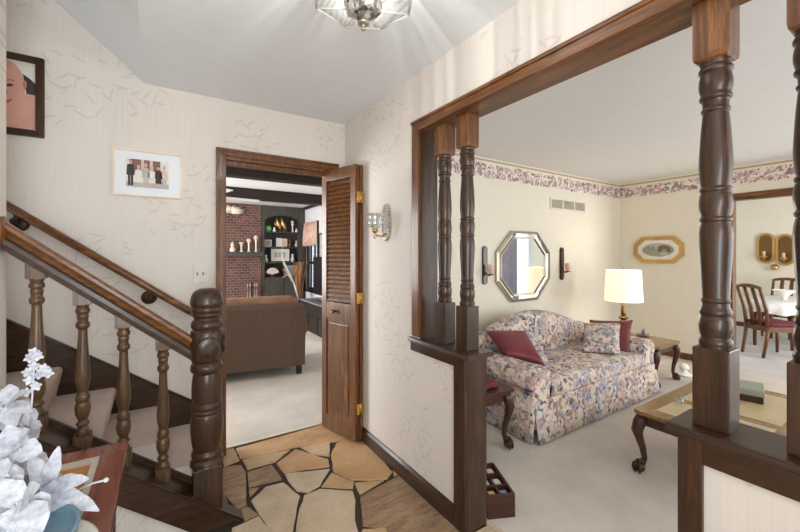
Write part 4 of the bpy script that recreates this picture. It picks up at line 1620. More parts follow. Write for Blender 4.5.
skirt_strip(q, (SX0 + 0.02, SY0 + 0.028, 0), (SX1 - 0.02, SY0 + 0.028, 0), (0, -1, 0))
skirt_strip(q, (SX0 + 0.02, SY0 + 0.028, 0), (SX0 + 0.02, 2.58, 0), (-1, 0, 0))
skirt_strip(q, (SX1 - 0.02, SY0 + 0.028, 0), (SX1 - 0.02, 2.58, 0), (1, 0, 0))
box(q, SX0 + 0.018, SY0 + 0.024, 0.22, SX1 - 0.018, SY0 + 0.034, 0.232, 0.003)
sk = obj('skirt', q, M['floral'], sf, True)
md = sk.modifiers.new('thick', 'SOLIDIFY')
md.thickness = 0.006


def pillow(label, mat, quad, th):
    """Stuffed square from four corner points (top row, then bottom row), pinched at the corners and domed along its normal."""
    q = BM()
    A, B, Cc, D = [Vector(p) for p in quad]
    cen = (A + B + Cc + D) / 4
    nrm = ((Cc - A).cross(B - D)).normalized()
    n = 14
    for sgn in (1, -1):
        g = []
        for i in range(n + 1):
            row = []
            for j in range(n + 1):
                u, v = i / n * 2 - 1, j / n * 2 - 1
                uu = u * (0.93 + 0.07 * v * v)
                vv = v * (0.93 + 0.07 * u * u)
                a, b = (uu + 1) / 2, (vv + 1) / 2
                p = (A * (1 - a) + B * a) * (1 - b) + (D * (1 - a) + Cc * a) * b
                row.append(q.verts.new(p - cen + nrm * sgn * th * (max(0, (1 - u ** 4) * (1 - v ** 4)) ** 0.5)))
            g.append(row)
        for i in range(n):
            for j in range(n):
                f = q.faces.new((g[i][j], g[i + 1][j], g[i + 1][j + 1], g[i][j + 1]))
                f.smooth = True
    bmesh.ops.remove_doubles(q, verts=q.verts, dist=0.0004)
    bmesh.ops.recalc_face_normals(q, faces=q.faces)
    return single('throw_pillow', q, mat, label, 'pillow', cen)


pillow('maroon satin pillow leaning at the arm nearest the foyer', M['maroon'], (sp(485, 331, 3.38), sp(526, 331, 3.52), sp(546, 366, 3.06), sp(505, 355, 3.08)), 0.05)
pillow('floral pillow tucked behind the maroon pillow nearest the foyer', M['floral_p'], (sp(502, 330, 3.50), sp(532, 331, 3.58), sp(554, 370, 3.09), sp(524, 368, 3.12)), 0.04)
pillow('floral square pillow in front of the maroon one near the lamp', M['floral_p'], (sp(583.7, 322.8, 3.90), sp(620.7, 322.8, 3.74), sp(620.7, 355.3, 3.44), sp(581.4, 351.7, 3.52)), 0.05)
pillow('maroon pillow behind the floral square pillow near the lamp', M['maroon'], (sp(589, 319.5, 4.06), sp(633, 320, 3.93), sp(630, 353, 3.60), sp(594, 350, 3.74)), 0.035)


# ------------------------------------------------------------------ cabriole-legged tables
def cabriole(q, x, y, h, dx, dy, s=1.0):
    """S-curved leg with knee out along (dx,dy) and a claw-and-ball foot."""
    d = Vector((dx, dy, 0)).normalized()
    path = [(0.0, h, 0.034), (0.022, h - 0.05, 0.038), (0.036, h - 0.10, 0.034), (0.026, h * 0.62, 0.026), (0.004, h * 0.42, 0.020), (-0.006, h * 0.25, 0.0165), (0.002, h * 0.15, 0.017), (0.016, 0.075, 0.022)]
    pts, rad = [], []
    for o_, z, r in path:
        pts.append((x + d.x * o_ * s, y + d.y * o_ * s, z))
        rad.append(r * s)
    tube(q, pts, rad, 12)
    bx, by = x + d.x * 0.022 * s, y + d.y * 0.022 * s
    tb = bmesh.new()
    bmesh.ops.create_uvsphere(tb, u_segments=14, v_segments=10, radius=0.032 * s)
    bmesh.ops.transform(tb, matrix=Matrix.Translation((bx, by, 0.033 * s)), verts=tb.verts)
    for f in tb.faces:
        f.smooth = True
    add(q, tb)
    for k in range(4):
        a = math.atan2(d.y, d.x) + (k - 1.5) * 0.85
        e = Vector((math.cos(a), math.sin(a), 0))
        tube(q, [(bx + e.x * 0.012 * s, by + e.y * 0.012 * s, 0.070 * s), (bx + e.x * 0.032 * s, by + e.y * 0.032 * s, 0.045 * s), (bx + e.x * 0.036 * s, by + e.y * 0.036 * s, 0.018 * s), (bx + e.x * 0.030 * s, by + e.y * 0.030 * s, 0.003)], [0.009 * s, 0.009 * s, 0.008 * s, 0.005 * s], 8)
    return q


def end_table(name, label, x0, y0, x1, y1, h, mat_top, legmat, framemat, inset=0.05, cat='table'):
    t = thing(name, label, cat, ((x0 + x1) / 2, (y0 + y1) / 2, 0))
    q = BM()
    e = 0.03
    cut = 0.05
    pol = [(x0 + cut, y0), (x1 - cut, y0), (x1 - cut * 0.4, y0 + cut * 0.15), (x1, y0 + cut), (x1, y1 - cut), (x1 - cut * 0.4, y1 - cut * 0.15), (x1 - cut, y1), (x0 + cut, y1), (x0 + cut * 0.4, y1 - cut * 0.15), (x0, y1 - cut), (x0, y0 + cut), (x0 + cut * 0.4, y0 + cut * 0.15)]
    prism(q, pol, 'Z', h - 0.024, h, bev=0.006)
    obj('top', q, mat_top, t, True)
    q = BM()
    a0, b0, a1, b1 = x0 + inset, y0 + inset, x1 - inset, y1 - inset
    th = 0.02
    box(q, a0, b0, h - 0.095, a1, b0 + th, h - 0.024, 0.004)
    box(q, a0, b1 - th, h - 0.095, a1, b1, h - 0.024, 0.004)
    box(q, a0, b0 + th, h - 0.095, a0 + th, b1 - th, h - 0.024, 0.004)
    box(q, a1 - th, b0 + th, h - 0.095, a1, b1 - th, h - 0.024, 0.004)
    obj('apron', q, framemat, t, True)
    for sx, xx in ((-1, a0 + 0.012), (1, a1 - 0.012)):
        for sy, yy in ((-1, b0 + 0.012), (1, b1 - 0.012)):
            q = BM()
            cabriole(q, xx, yy, h - 0.03, sx, sy)
            obj('leg', q, legmat, t, True)
    return t


et1 = end_table('end_table', 'cabriole-legged end table beside the sofa arm nearest the foyer', 1.60, 1.76, 2.13, 2.36, 0.43, M['mahX'], M['mahZ'], M['mahX'])
et2 = end_table('end_table', 'cabriole-legged end table under the lit lamp', 4.26, 1.74, 4.82, 2.46, 0.43, M['honX'], M['mahZ'], M['mahX'])

# maroon folded cloth on the near end table
q = BM()
puff(q, 1.80, 1.84, 0.4312, 2.04, 2.06, 0.475, 0.004, 0.02, 6)
single('folded_cloth', q, M['wine'], 'dark red folded cloth on the end table nearest the foyer', 'cloth')

# table lamp
TLX, TLY = 4.72, 2.31
tl_ = thing('table_lamp', 'lit table lamp with a cream drum shade and slim brass base', 'lamp', (TLX, TLY, 0.432))
q = BM()
lathe(q, smoothprof([(0.075, 0.0), (0.075, 0.015, 1), (0.04, 0.03), (0.06, 0.06), (0.05, 0.12), (0.03, 0.16), (0.05, 0.175), (0.05, 0.195), (0.022, 0.205), (0.030, 0.235), (0.026, 0.28), (0.018, 0.32), (0.024, 0.335, 1), (0.012, 0.35), (0.010, 0.41)], 4), seg=20)
obj('base', q, M['brass_d'], tl_)
q = BM()
lathe(q, [(0.206, 0.386), (0.187, 0.763)], seg=40, cap=False)
obj('shade', q, M['lampshade'], tl_)
q = BM()
lathe(q, [(0.006, 0.41), (0.006, 0.76), (0.002, 0.79)], seg=8)
obj('harp', q, M['brass'], tl_)
lp = bpy.data.lights.new('lamp_bulb', 'POINT')
lp.energy = 3
lp.color = (1.0, 0.86, 0.64)
lp.shadow_soft_size = 0.04
lo = bpy.data.objects.new('lamp_light', lp)
C.collection.objects.link(lo)
lo.location = (TLX, TLY, 0.432 + 0.62)

# little dish with two upright figures
dz = thing('trinket_dish', 'small grey dish with two upright loops on the lamp table', 'dish', (4.74, 2.10, 0.4312))
q = BM()
lathe(q, [(0.03, 0), (0.06, 0.008), (0.072, 0.02), (0.066, 0.022), (0.04, 0.012)], seg=24)
obj('dish', q, M['grey'], dz)
for s in (-0.02, 0.02):
    q = BM()
    tube(q, [(s - 0.014, 0, 0.012), (s - 0.008, 0, 0.06), (s, 0, 0.085), (s + 0.008, 0, 0.06), (s + 0.014, 0, 0.012)], 0.005, 8)
    obj('loop', q, M['grey'], dz)

# white ornament on the carpet by the lamp table
q = BM()
lathe(q, smoothprof([(0.07, 0), (0.085, 0.015), (0.05, 0.03), (0.025, 0.06), (0.05, 0.09), (0.028, 0.13), (0.004, 0.14)], 3), seg=20)
single('floor_ornament', q, M['white'], 'small white ornament on the carpet near the lamp table leg', 'ornament', (5.03, 1.80, 0))

# coffee table
ct = end_table('coffee_table', 'low cabriole-legged coffee table with tan inlaid panels behind the near ledge', 2.52, 0.42, 3.70, 1.19, 0.395, M['honX'], M['mahZ'], M['mahX'], 0.04)
q = BM()
for a, b in ((2.63, 2.90), (2.98, 3.58)):
    obj('tan_panel', box(BM(), a, 0.60, 0.3952, b, 1.09, 0.3972), M['tancloth'], ct, True)
gb = thing('keepsake_box', 'sage green lidded box on the coffee table', 'box', (3.40, 0.84, 0.3977), R(14))
obj('body', box(BM(), -0.11, -0.07, 0, 0.11, 0.07, 0.045, 0.004), M['walX'], gb)
obj('lid', box(BM(), -0.115, -0.075, 0.045, 0.115, 0.075, 0.085, 0.006), M['sage'], gb)
q = BM()
tb = bmesh.new()
for k, (ox, oy, oz, rr) in enumerate(((0, 0, 0.022, 0.022), (0.03, 0.01, 0.018, 0.016), (-0.012, 0.022, 0.016, 0.014), (0.01, -0.02, 0.04, 0.012))):
    bmesh.ops.create_icosphere(q, subdivisions=1, radius=rr, matrix=Matrix.Translation((ox, oy, oz)))
single('crystal_ornament', q, M['crystal'], 'small cut crystal ornament on the coffee table corner', 'ornament', (2.88, 1.05, 0.3977))

# mahogany display box on the carpet beside the far post
db = thing('display_box', 'mahogany compartment box of small keepsakes on the carpet beside the post', 'box', (1.556, 1.472, 0), R(-25))
bw_, bl_, bh_ = 0.076, 0.147, 0.125
q = BM()
for a in ((-bw_, -bl_, bw_, -bl_ + 0.012), (-bw_, bl_ - 0.012, bw_, bl_), (-bw_, -bl_ + 0.012, -bw_ + 0.012, bl_ - 0.012), (bw_ - 0.012, -bl_ + 0.012, bw_, bl_ - 0.012)):
    box(q, a[0], a[1], 0.001, a[2], a[3], bh_, 0.002)
box(q, -bw_ + 0.01, -bl_ + 0.01, 0.002, bw_ - 0.01, bl_ - 0.01, bh_ - 0.05)
for y in (-0.055, 0.05):
    box(q, -bw_ + 0.012, y - 0.004, bh_ - 0.05, bw_ - 0.012, y + 0.004, bh_ - 0.006)
box(q, -0.004, -bl_ + 0.012, bh_ - 0.05, 0.004, bl_ - 0.012, bh_ - 0.006)
obj('case', q, M['mahX'], db)
for i, x in enumerate((-0.034, 0.034)):
    for j, y in enumerate((-0.102, -0.002, 0.10)):
        m_ = [M['cardyellow'], M['cardwhite'], M['cardwhite'], M['cardblue'], M['cardwhite'], M['cardwhite']][i * 3 + j]
        q = BM()
        puff(q, x - 0.024, y - 0.03, bh_ - 0.0495, x + 0.024, y + 0.03, bh_ - 0.02, 0.004, 0.012, 4)
        oo = obj('keepsake', q, m_, db)
        oo['label'] = ['yellow keepsake', 'white keepsake', 'white keepsake', 'blue and white keepsake', 'white keepsake', 'white keepsake'][i * 3 + j]

# ------------------------------------------------------------------ living room walls: mirror, sconces, vent, picture
mr = thing('octagonal_mirror', 'octagonal mirror with a silver gilt frame above the sofa', 'mirror', (3.60, YL - 0.001, 1.245))


def octa(w, h, c):
    return [(-w, -h + c * 1.0), (-w + c, -h), (w - c, -h), (w, -h + c), (w, h - c), (w - c, h), (-w + c, h), (-w, h - c)]


def octaframe(q, w, h, c, b, y0, y1, cb):
    o1, o2 = octa(w, h, c), octa(w - b, h - b, c - cb)
    for i in range(8):
        j = (i + 1) % 8
        loft(q, [[(o1[i][0], y0, o1[i][1]), (o2[i][0], y1, o2[i][1]), (o2[i][0], 0, o2[i][1]), (o1[i][0], 0, o1[i][1])],
                 [(o1[j][0], y0, o1[j][1]), (o2[j][0], y1, o2[j][1]), (o2[j][0], 0, o2[j][1]), (o1[j][0], 0, o1[j][1])]], smooth=False)


q = BM()
octaframe(q, 0.475, 0.41, 0.245, 0.03, -0.03, -0.04, 0.018)
obj('outer_frame', q, M['silver'], mr)
q = BM()
octaframe(q, 0.448, 0.383, 0.229, 0.045, -0.026, -0.020, 0.026)
obj('bevelled_border', q, M['mirror'], mr)
q = BM()
octaframe(q, 0.404, 0.339, 0.204, 0.016, -0.034, -0.030, 0.01)
obj('inner_frame', q, M['silver'], mr)
q = BM()
prism(q, octa(0.39, 0.325, 0.195), 'Y', -0.014, -0.002)
obj('glass', q, M['mirror'], mr)


def living_sconce(x, label):
    t = thing('candle_sconce', label, 'sconce', (x, YL - 0.0005, 1.25), 0, 'candle sconces beside the mirror')
    q = BM()
    pl = [(0.036 * math.cos(a), 0.19 + 0.036 * math.sin(a)) for a in [k * PI / 10 for k in range(11)]] + [(0.036 * math.cos(a), -0.16 + 0.036 * math.sin(a)) for a in [PI + k * PI / 10 for k in range(11)]]
    prism(q, pl, 'Y', -0.022, 0, bev=0.004)
    obj('plaque', q, M['walZ'], t)
    q = BM()
    tube(q, [(0, -0.02, -0.06), (0.012, -0.05, -0.10), (0.012, -0.085, -0.09)], 0.006, 8)
    lathe(q, [(0.036, -0.088), (0.036, -0.080), (0.014, -0.075)], 0.012, -0.085, 16)
    obj('arm', q, M['brass_d'], t)
    q = BM()
    lathe(q, smoothprof([(0.020, -0.075), (0.030, -0.045), (0.032, -0.01), (0.026, 0.025)], 3), 0.012, -0.085, 16)
    obj('votive_cup', q, M['pink'], t)
    return t


s0 = living_sconce(2.96, 'slim wooden candle sconce on the foyer side of the octagonal mirror')
dup(s0, (4.345, YL - 0.0005, 1.25), 0, 'slim wooden candle sconce on the lamp side of the octagonal mirror')

vt = thing('wall_vent', 'white slatted air vent high on the cream wall', 'vent', (4.50, YL - 0.0005, 2.03))
q = BM()
for a in ((-0.39, -0.075, 0.39, -0.055), (-0.39, 0.055, 0.39, 0.075), (-0.39, -0.055, -0.365, 0.055), (0.365, -0.055, 0.39, 0.055), (-0.135, -0.055, -0.115, 0.055), (0.115, -0.055, 0.135, 0.055)):
    box(q, a[0], -0.012, a[1], a[2], 0, a[3], 0.002)
obj('frame', q, M['ph_cream'], vt)
q = BM()
for k in range(9):
    z = -0.05 + k * 0.0125
    prism(q, [(-0.010, z - 0.004), (-0.008, z - 0.004), (-0.001, z + 0.006), (-0.003, z + 0.006)], 'X', -0.365, 0.365)
obj('slats', q, M['vent'], vt)
obj('slat_shade', box(BM(), -0.37, -0.0012, -0.056, 0.37, -0.0002, 0.056), M['vent_d'], vt)  # flat plate coloured as the shade behind the slats

op = thing('octagonal_picture', 'octagonal gilt framed oval landscape picture on the cream wall', 'picture', (XL - 0.001, 2.385, 1.448), R(-90))
q = BM()
octaframe(q, 0.305, 0.185, 0.11, 0.05, -0.03, -0.018, 0.02)
obj('frame', q, M['gold'], op)
obj('mat_board', prism(BM(), octa(0.258, 0.138, 0.09), 'Y', -0.012, -0.002), M['ph_cream'], op)
pol = [(ell(0, 0, 0.20, 0.095, 32), 3, 0), (ell(0, 0.015, 0.198, 0.105, 28, PI, 2 * PI), 1, 1), ([(0.02, 0.0), (0.03, 0.06), (0.07, 0.075), (0.12, 0.06), (0.17, 0.04), (0.19, 0.0)], 1, 1), ([(-0.16, 0.0), (-0.12, 0.06), (-0.09, 0.02), (-0.06, 0.05), (-0.03, 0.0)], 2, 1), ([(-0.19, -0.01), (-0.15, 0.045), (-0.08, 0.03), (-0.02, 0.0), (-0.06, -0.03), (-0.16, -0.04)], 1, 2),
       ([(0.0, -0.03), (0.0, 0.04), (0.03, 0.06), (0.10, 0.06), (0.15, 0.03), (0.16, -0.03), (0.11, -0.03), (0.10, 0.0), (0.075, 0.018), (0.05, 0.0), (0.045, -0.03)], 2, 2),
       ([(0.045, -0.03), (0.11, -0.03), (0.13, -0.07), (0.02, -0.075)], 3, 2)]
pho = obj('picture', flat(pol), [M['ph_cream'], M['ph_green'], M['ph_brown'], M['ph_grey']], op)
pho.location = (0, -0.0128, 0)

# ------------------------------------------------------------------ dining room
def dining_chair(label, loc, rz):
    t = thing('dining_chair', label, 'chair', loc, rz, 'dining chairs')
    # local: seat faces +X, back at -X
    q = BM()
    puff(q, -0.20, -0.185, 0.415, 0.225, 0.185, 0.475, 0.01, 0.025, 6)
    obj('seat', q, M['wine'], t)
    q = BM()
    for y in (-0.178, 0.153):
        box(q, -0.20, y, 0.345, 0.21, y + 0.025, 0.412, 0.003)
    box(q, -0.215, -0.16, 0.345, -0.19, 0.16, 0.412, 0.003)
    box(q, 0.195, -0.16, 0.345, 0.22, 0.16, 0.412, 0.003)
    obj('seat_rail', q, M['oakX'], t)
    for s in (-1, 1):
        q = BM()
        tube(q, [(0.205, s * 0.165, 0.0), (0.205, s * 0.165, 0.41)], [0.017, 0.023], 8)
        obj('leg', q, M['oakZ'], t)
        q = BM()
        tube(q, [(-0.27, s * 0.16, 0.0), (-0.225, s * 0.165, 0.25), (-0.21, s * 0.165, 0.42)], [0.018, 0.021, 0.023], 8)
        obj('leg', q, M['oakZ'], t)
    q = BM()
    for s in (-1, 1):
        tube(q, [(-0.21, s * 0.165, 0.41), (-0.24, s * 0.17, 0.65), (-0.33, s * 0.175, 0.94)], [0.023, 0.020, 0.018], 8)
    tube(q, [(-0.325, -0.185, 0.935), (-0.335, -0.09, 0.955), (-0.338, 0.0, 0.960), (-0.335, 0.09, 0.955), (-0.325, 0.185, 0.935)], [0.02, 0.024, 0.026, 0.024, 0.02], 8)
    obj('back_frame', q, M['oakZ'], t)
    q = BM()
    for y in (-0.06, 0.06):
        loft(q, [[(-0.205, y - 0.02, 0.40), (-0.205, y + 0.02, 0.40), (-0.217, y + 0.02, 0.40), (-0.217, y - 0.02, 0.40)],
                 [(-0.235, y - 0.028, 0.65), (-0.235, y + 0.028, 0.65), (-0.247, y + 0.028, 0.65), (-0.247, y - 0.028, 0.65)],
                 [(-0.322, y - 0.022, 0.945), (-0.322, y + 0.022, 0.945), (-0.334, y + 0.022, 0.945), (-0.334, y - 0.022, 0.945)]])
    obj('back_splat', q, M['oakZ'], t)
    return t


d0 = dining_chair('wooden dining chair with wine seat, its back turned to the living room', (7.07, 1.50, 0), R(-36))
dup(d0, (8.80, 1.78, 0), R(176), 'wooden dining chair at the far end of the table')
dt = thing('dining_table', 'wooden dining table under a white cloth', 'table', (8.05, 1.62, 0))
q = BM()
prism(q, ell(8.05, 1.62, 0.72, 0.44, 36), 'Z', 0.66, 0.69, bev=0.006)
obj('top', q, M['oakX'], dt, True)
q = BM()
prism(q, ell(8.05, 1.62, 0.60, 0.34, 28), 'Z', 0.58, 0.66)
obj('apron', q, M['oakX'], dt, True)
for sx in (-0.42, 0.42):
    for sy in (-0.2, 0.2):
        q = BM()
        tube(q, [(8.05 + sx, 1.62 + sy, 0.0), (8.05 + sx, 1.62 + sy, 0.6)], [0.02, 0.032], 10)
        obj('leg', q, M['oakZ'], dt, True)
q = BM()
n = 60
rings = []
for (sc_, z, amp) in ((0.5, 0.6965, 0), (1.02, 0.6965, 0), (1.05, 0.68, 0.005), (1.07, 0.60, 0.03), (1.09, 0.54, 0.06)):
    rings.append([(8.05 + 0.72 * (sc_ + amp * math.sin(k * 1.05 * 2)) * math.cos(2 * PI * k / n), 1.62 + 0.44 * (sc_ + amp * math.sin(k * 1.05 * 2)) * math.sin(2 * PI * k / n), z + (0.02 * math.sin(k * 0.7) if z < 0.6 else 0)) for k in range(n)])
loft(q, rings, cap=False)
f_ = q.faces.new([v for v in q.verts][:n])
single('tablecloth', q, M['lace'], 'white cloth with a draped edge over the dining table', 'tablecloth')
q = BM()
lathe(q, smoothprof([(0.05, 0), (0.03, 0.02), (0.05, 0.06), (0.12, 0.13), (0.135, 0.15)], 3), seg=24, cap=False)
lathe(q, [(0.002, 0.02), (0.05, 0.019)], seg=24)
single('white_bowl', q, M['white'], 'white footed bowl on the dining table', 'bowl', (7.92, 1.56, 0.699))


def gilt_sconce(y, z, label):
    t = thing('gilt_sconce', label, 'sconce', (XD - 0.0005, y, z), R(-90), 'gilt dining room sconces')
    q = BM()
    def racetrack(w_, h_):
        return [(w_ * math.cos(a), h_ + w_ * math.sin(a)) for a in [k * PI / 10 for k in range(11)]] + [(w_ * math.cos(a), -h_ + w_ * math.sin(a)) for a in [PI + k * PI / 10 for k in range(11)]]
    o1, o2 = racetrack(0.125, 0.16), racetrack(0.088, 0.16)
    loft(q, [[(u, y_, v) for u, v in o] for o, y_ in ((o1, 0), (o1, -0.03), (o2, -0.035), (o2, -0.004))], cap=False, smooth=False)
    obj('frame', q, M['gold'], t)
    obj('mirror', prism(BM(), racetrack(0.092, 0.16), 'Y', -0.008, -0.001), M['brass_d'], t)
    q = BM()
    tube(q, [(0, -0.03, -0.19), (0, -0.09, -0.22), (0, -0.13, -0.17)], 0.009, 8)
    lathe(q, [(0.02, -0.18), (0.05, -0.155), (0.055, -0.14), (0.02, -0.138)], 0, -0.13, 14)
    obj('candle_arm', q, M['gold'], t)
    q = BM()
    lathe(q, [(0.022, -0.14), (0.022, -0.06), (0.004, -0.05)], 0, -0.13, 12)
    obj('candle', q, M['ph_pink'], t)
    return t


g0 = gilt_sconce(2.10, 1.50, 'gilt mirrored sconce next to its twin, the one nearer the opening')
dup(g0, (XD - 0.0005, 1.845, 1.47), R(-90), 'gilt mirrored sconce next to its twin, the one farther into the dining room')
q = BM()
lathe(q, smoothprof([(0.02, -0.06), (0.05, -0.04), (0.06, -0.01), (0.05, 0.02), (0.02, 0.05)], 3), seg=16)
single('gilt_bracket', q, M['gold'], 'small gilt wall ornament below the two sconces', 'ornament', (XD - 0.062, 1.97, 1.16))


# ------------------------------------------------------------------ windows and drapes of the front rooms
def window(name, x0, x1, z0, z1, label, nx, nz_):
    q = BM()
    for a, b in ((x0, x0 + 0.05), (x1 - 0.05, x1)):
        box(q, a, YF - 0.09, z0, b, YF - 0.03, z1)
    box(q, x0 + 0.05, YF - 0.09, z0, x1 - 0.05, YF - 0.03, z0 + 0.05)
    box(q, x0 + 0.05, YF - 0.09, z1 - 0.05, x1 - 0.05, YF - 0.03, z1)
    for k in range(1, nx):
        x = x0 + (x1 - x0) * k / nx
        box(q, x - 0.015, YF - 0.08, z0 + 0.05, x + 0.015, YF - 0.04, z1 - 0.05)
    for k in range(1, nz_):
        z = z0 + (z1 - z0) * k / nz_
        box(q, x0 + 0.05, YF - 0.078, z - 0.012, x1 - 0.05, YF - 0.042, z + 0.012)
    f = struct(name, q, M['white'], label, 'window')
    g = obj('window_pane', box(BM(), x0 + 0.05, YF - 0.063, z0 + 0.05, x1 - 0.05, YF - 0.057, z1 - 0.05), M['glass'], f)
    return f


window('window_unseen', 1.9, 5.1, 0.35, 2.15, 'added unseen front window of the living room', 4, 1)  # unseen window, put in to bring light from the front
window('window_2', 6.2, 9.40, 0.12, 2.15, 'tall front window of the dining room', 3, 1)


def curtain(x0, x1, z0, z1, y, amp, nf):
    q = BM()
    n = nf * 8
    rows = []
    for i in range(n + 1):
        u = i / n
        rows.append([(x0 + (x1 - x0) * u, y + amp * math.sin(u * nf * 2 * PI), z) for z in (z0, (z0 + z1) / 2, z1)])
    loft(q, rows, closed=False)
    return q


single('sheer_curtain', curtain(8.72, 9.42, 0.10, 2.2, YF + 0.05, 0.012, 14), M['sheer'], 'white sheer curtain over the dining room window', 'curtain')
single('drape', curtain(8.02, 8.76, 0.05, 2.25, YF + 0.11, 0.03, 8), M['drape'], 'blue grey drape beside the dining room sheer curtain', 'curtain')
q = BM()
box(q, -0.80, YFF - 0.09, 0, 1.20, YFF - 0.04, 0.06)
for a, b in ((-0.80, -0.74), (-0.36, -0.28), (0.68, 0.76), (1.14, 1.20)):
    box(q, a, YFF - 0.09, 0.06, b, YFF - 0.03, 2.15)
box(q, -0.74, YFF - 0.09, 2.09, 1.14, YFF - 0.03, 2.15)
box(q, -0.28, YFF - 0.085, 0.06, 0.68, YFF - 0.045, 0.6)
f = struct('door_unseen', q, M['white'], 'added glazed front door with sidelights, unseen behind the viewer', 'door')  # made-up opening that lets light into the foyer
obj('door_glass', box(BM(), -0.74, YFF - 0.07, 0.06, 1.14, YFF - 0.064, 2.09), M['glass'], f)

# ------------------------------------------------------------------ family room
fs = thing('sofa', 'brown corduroy sofa seen from behind through the doorway', 'sofa', (0.3, 4.6, 0))
ang = R(-4)
SB = 4.20
mt = Matrix.Translation((1.40, SB, 0)) @ Matrix.Rotation(R(-8.5), 4, 'Z')
q = BM()
secs = []
Lb = 2.05
for i in range(15):
    u = i / 14
    x = -Lb + Lb * u
    e = 0.035 * (1 - min(1, min(u, 1 - u) / 0.04))
    sec = [(x, 0.24 - e, 0.11), (x, 0.0 + e, 0.11), (x, -0.02 + e, 0.45), (x, -0.03 + e, 0.78 - e), (x, 0.0, 0.825 - e), (x, 0.09, 0.845 - e), (x, 0.17, 0.82 - e), (x, 0.22, 0.70)]
    secs.append([tuple(mt @ Vector(p)) for p in sec])
loft(q, secs, smooth=False)
obj('back', q, M['corduroy'], fs, True)
for x0_, x1_ in ((-2.0, -0.98), (-0.97, -0.06)):
    q = BM()
    puff(q, x0_, 0.03, 0.66, x1_, 0.28, 0.90, 0.0, 0.09, 10)
    bmesh.ops.transform(q, matrix=mt, verts=q.verts)
    obj('back_cushion', q, M['corduroy_top'], fs, True)
q = BM()
secs = []
for y in (-0.005, 0.03, 0.4, 0.86, 0.90):
    g = 0.9 if y in (-0.005, 0.90) else 1
    o_ = [(-0.14, 0.11), (-0.14, 0.45)] + [(-0.05 + 0.10 * g * math.cos(a), 0.54 + 0.10 * g * math.sin(a)) for a in [PI - k * R(230) / 10 for k in range(11)]] + [(0.005, 0.42), (0.0, 0.11)]
    secs.append([tuple(mt @ Vector((px, y, z))) for px, z in o_])
loft(q, secs)
obj('arm', q, M['corduroy'], fs, True)
q = BM()
box(q, -Lb, 0.2, 0.11, 0.0, 0.88, 0.40, 0.02)
bmesh.ops.transform(q, matrix=mt, verts=q.verts)
obj('seat_base', q, M['corduroy'], fs, True)
for x, y in ((-0.06, 0.06), (-0.06, 0.82), (-1.95, 0.06), (-1.95, 0.82)):
    q = BM()
    box(q, x - 0.03, y - 0.03, 0, x + 0.03, y + 0.03, 0.115, 0.004)
    bmesh.ops.transform(q, matrix=mt, verts=q.verts)
    obj('leg', q, M['blkZ'], fs, True)

# bookcase
BX0, BX1, BY = 1.80, 2.68, 8.20
bc = thing('bookcase', 'dark built-in bookcase with arched top and cupboards in the far corner', 'bookcase', ((BX0 + BX1) / 2, 8.37, 0))
q = BM()
box(q, BX0, BY, 0, BX0 + 0.06, 8.549, CE - 0.002)
box(q, BX1 - 0.05, BY, 0, BX1 + 0.055, 8.549, CE - 0.002)
box(q, BX0 + 0.06, 8.52, 0, BX1 - 0.05, 8.549, CE - 0.002)
arch = [(BX0 + 0.06, CE - 0.002), (BX0 + 0.06, 2.08)] + [((BX0 + BX1) / 2 + 0.005 - 0.385 * math.cos(k * PI / 12), 2.08 + 0.16 * math.sin(k * PI / 12)) for k in range(1, 12)] + [(BX1 - 0.05, 2.08), (BX1 - 0.05, CE - 0.002)]
prism(q, arch, 'Y', BY, BY + 0.03)
obj('case', q, M['grey_cab'], bc, True)
for z in (1.885, 1.56, 1.22):
    obj('shelf', box(BM(), BX0 + 0.06, BY + 0.03, z - 0.025, BX1 - 0.05, 8.52, z, 0.002), M['grey_cab'], bc, True)
obj('counter', box(BM(), BX0 - 0.01, BY - 0.08, 0.87, BX1 + 0.055, 8.52, 0.90, 0.004), M['grey_cab'], bc, True)
obj('cupboard', box(BM(), BX0 + 0.06, BY - 0.06, 0.08, BX1 - 0.05, BY + 0.3, 0.87), M['grey_cab'], bc, True)
for a, b in ((BX0 + 0.02, BX0 + 0.43), (BX0 + 0.45, BX1 - 0.01)):
    q = BM()
    box(q, a, BY - 0.08, 0.12, b, BY - 0.06, 0.85, 0.003)
    prism(q, [(a + 0.05, 0.18), (b - 0.05, 0.18), (b - 0.05, 0.72), ((a + b) / 2, 0.79), (a + 0.05, 0.72)], 'Y', BY - 0.092, BY - 0.08, bev=0.004)
    dd = obj('door', q, M['grey_cab'], bc, True)


def bs(px, py, y=8.33):
    u, v = (px - 400) / 370.5, (255 - py) / 370.5
    g = F_ + R_ * u
    t = y / g.y
    return Vector((g.x * t, y, 1.377 + v * t))


Z1, Z2, Z3, Z4 = 1.886, 1.561, 1.221, 0.901
q = BM()
lathe(q, smoothprof([(0.04, 0), (0.07, 0.03), (0.075, 0.08), (0.05, 0.12), (0.06, 0.13)], 3), seg=18)
single('green_bowl', q, M['green'], 'bright green bowl on the top bookcase shelf', 'bowl', (bs(268, 230).x, 8.34, Z1))
for px, h, lb in ((274, 0.10, 'small white figurine between green bowl and gilt birds'), (296, 0.09, 'small white figurine at the end of the top shelf')):
    q = BM()
    lathe(q, smoothprof([(0.035, 0), (0.03, h * 0.4), (0.012, h * 0.65), (0.022, h * 0.85), (0.003, h)], 3), seg=12)
    single('figurine', q, M['white'], lb, 'figurine', (bs(px, 230).x, 8.30, Z1))
gl_ = thing('gilt_sculpture', 'gilt sculpture of two upswept birds on the top shelf', 'sculpture', (bs(280.5, 230).x, 8.34, Z1))
obj('base', box(BM(), -0.12, -0.05, 0, 0.12, 0.05, 0.03, 0.004), M['walX'], gl_)
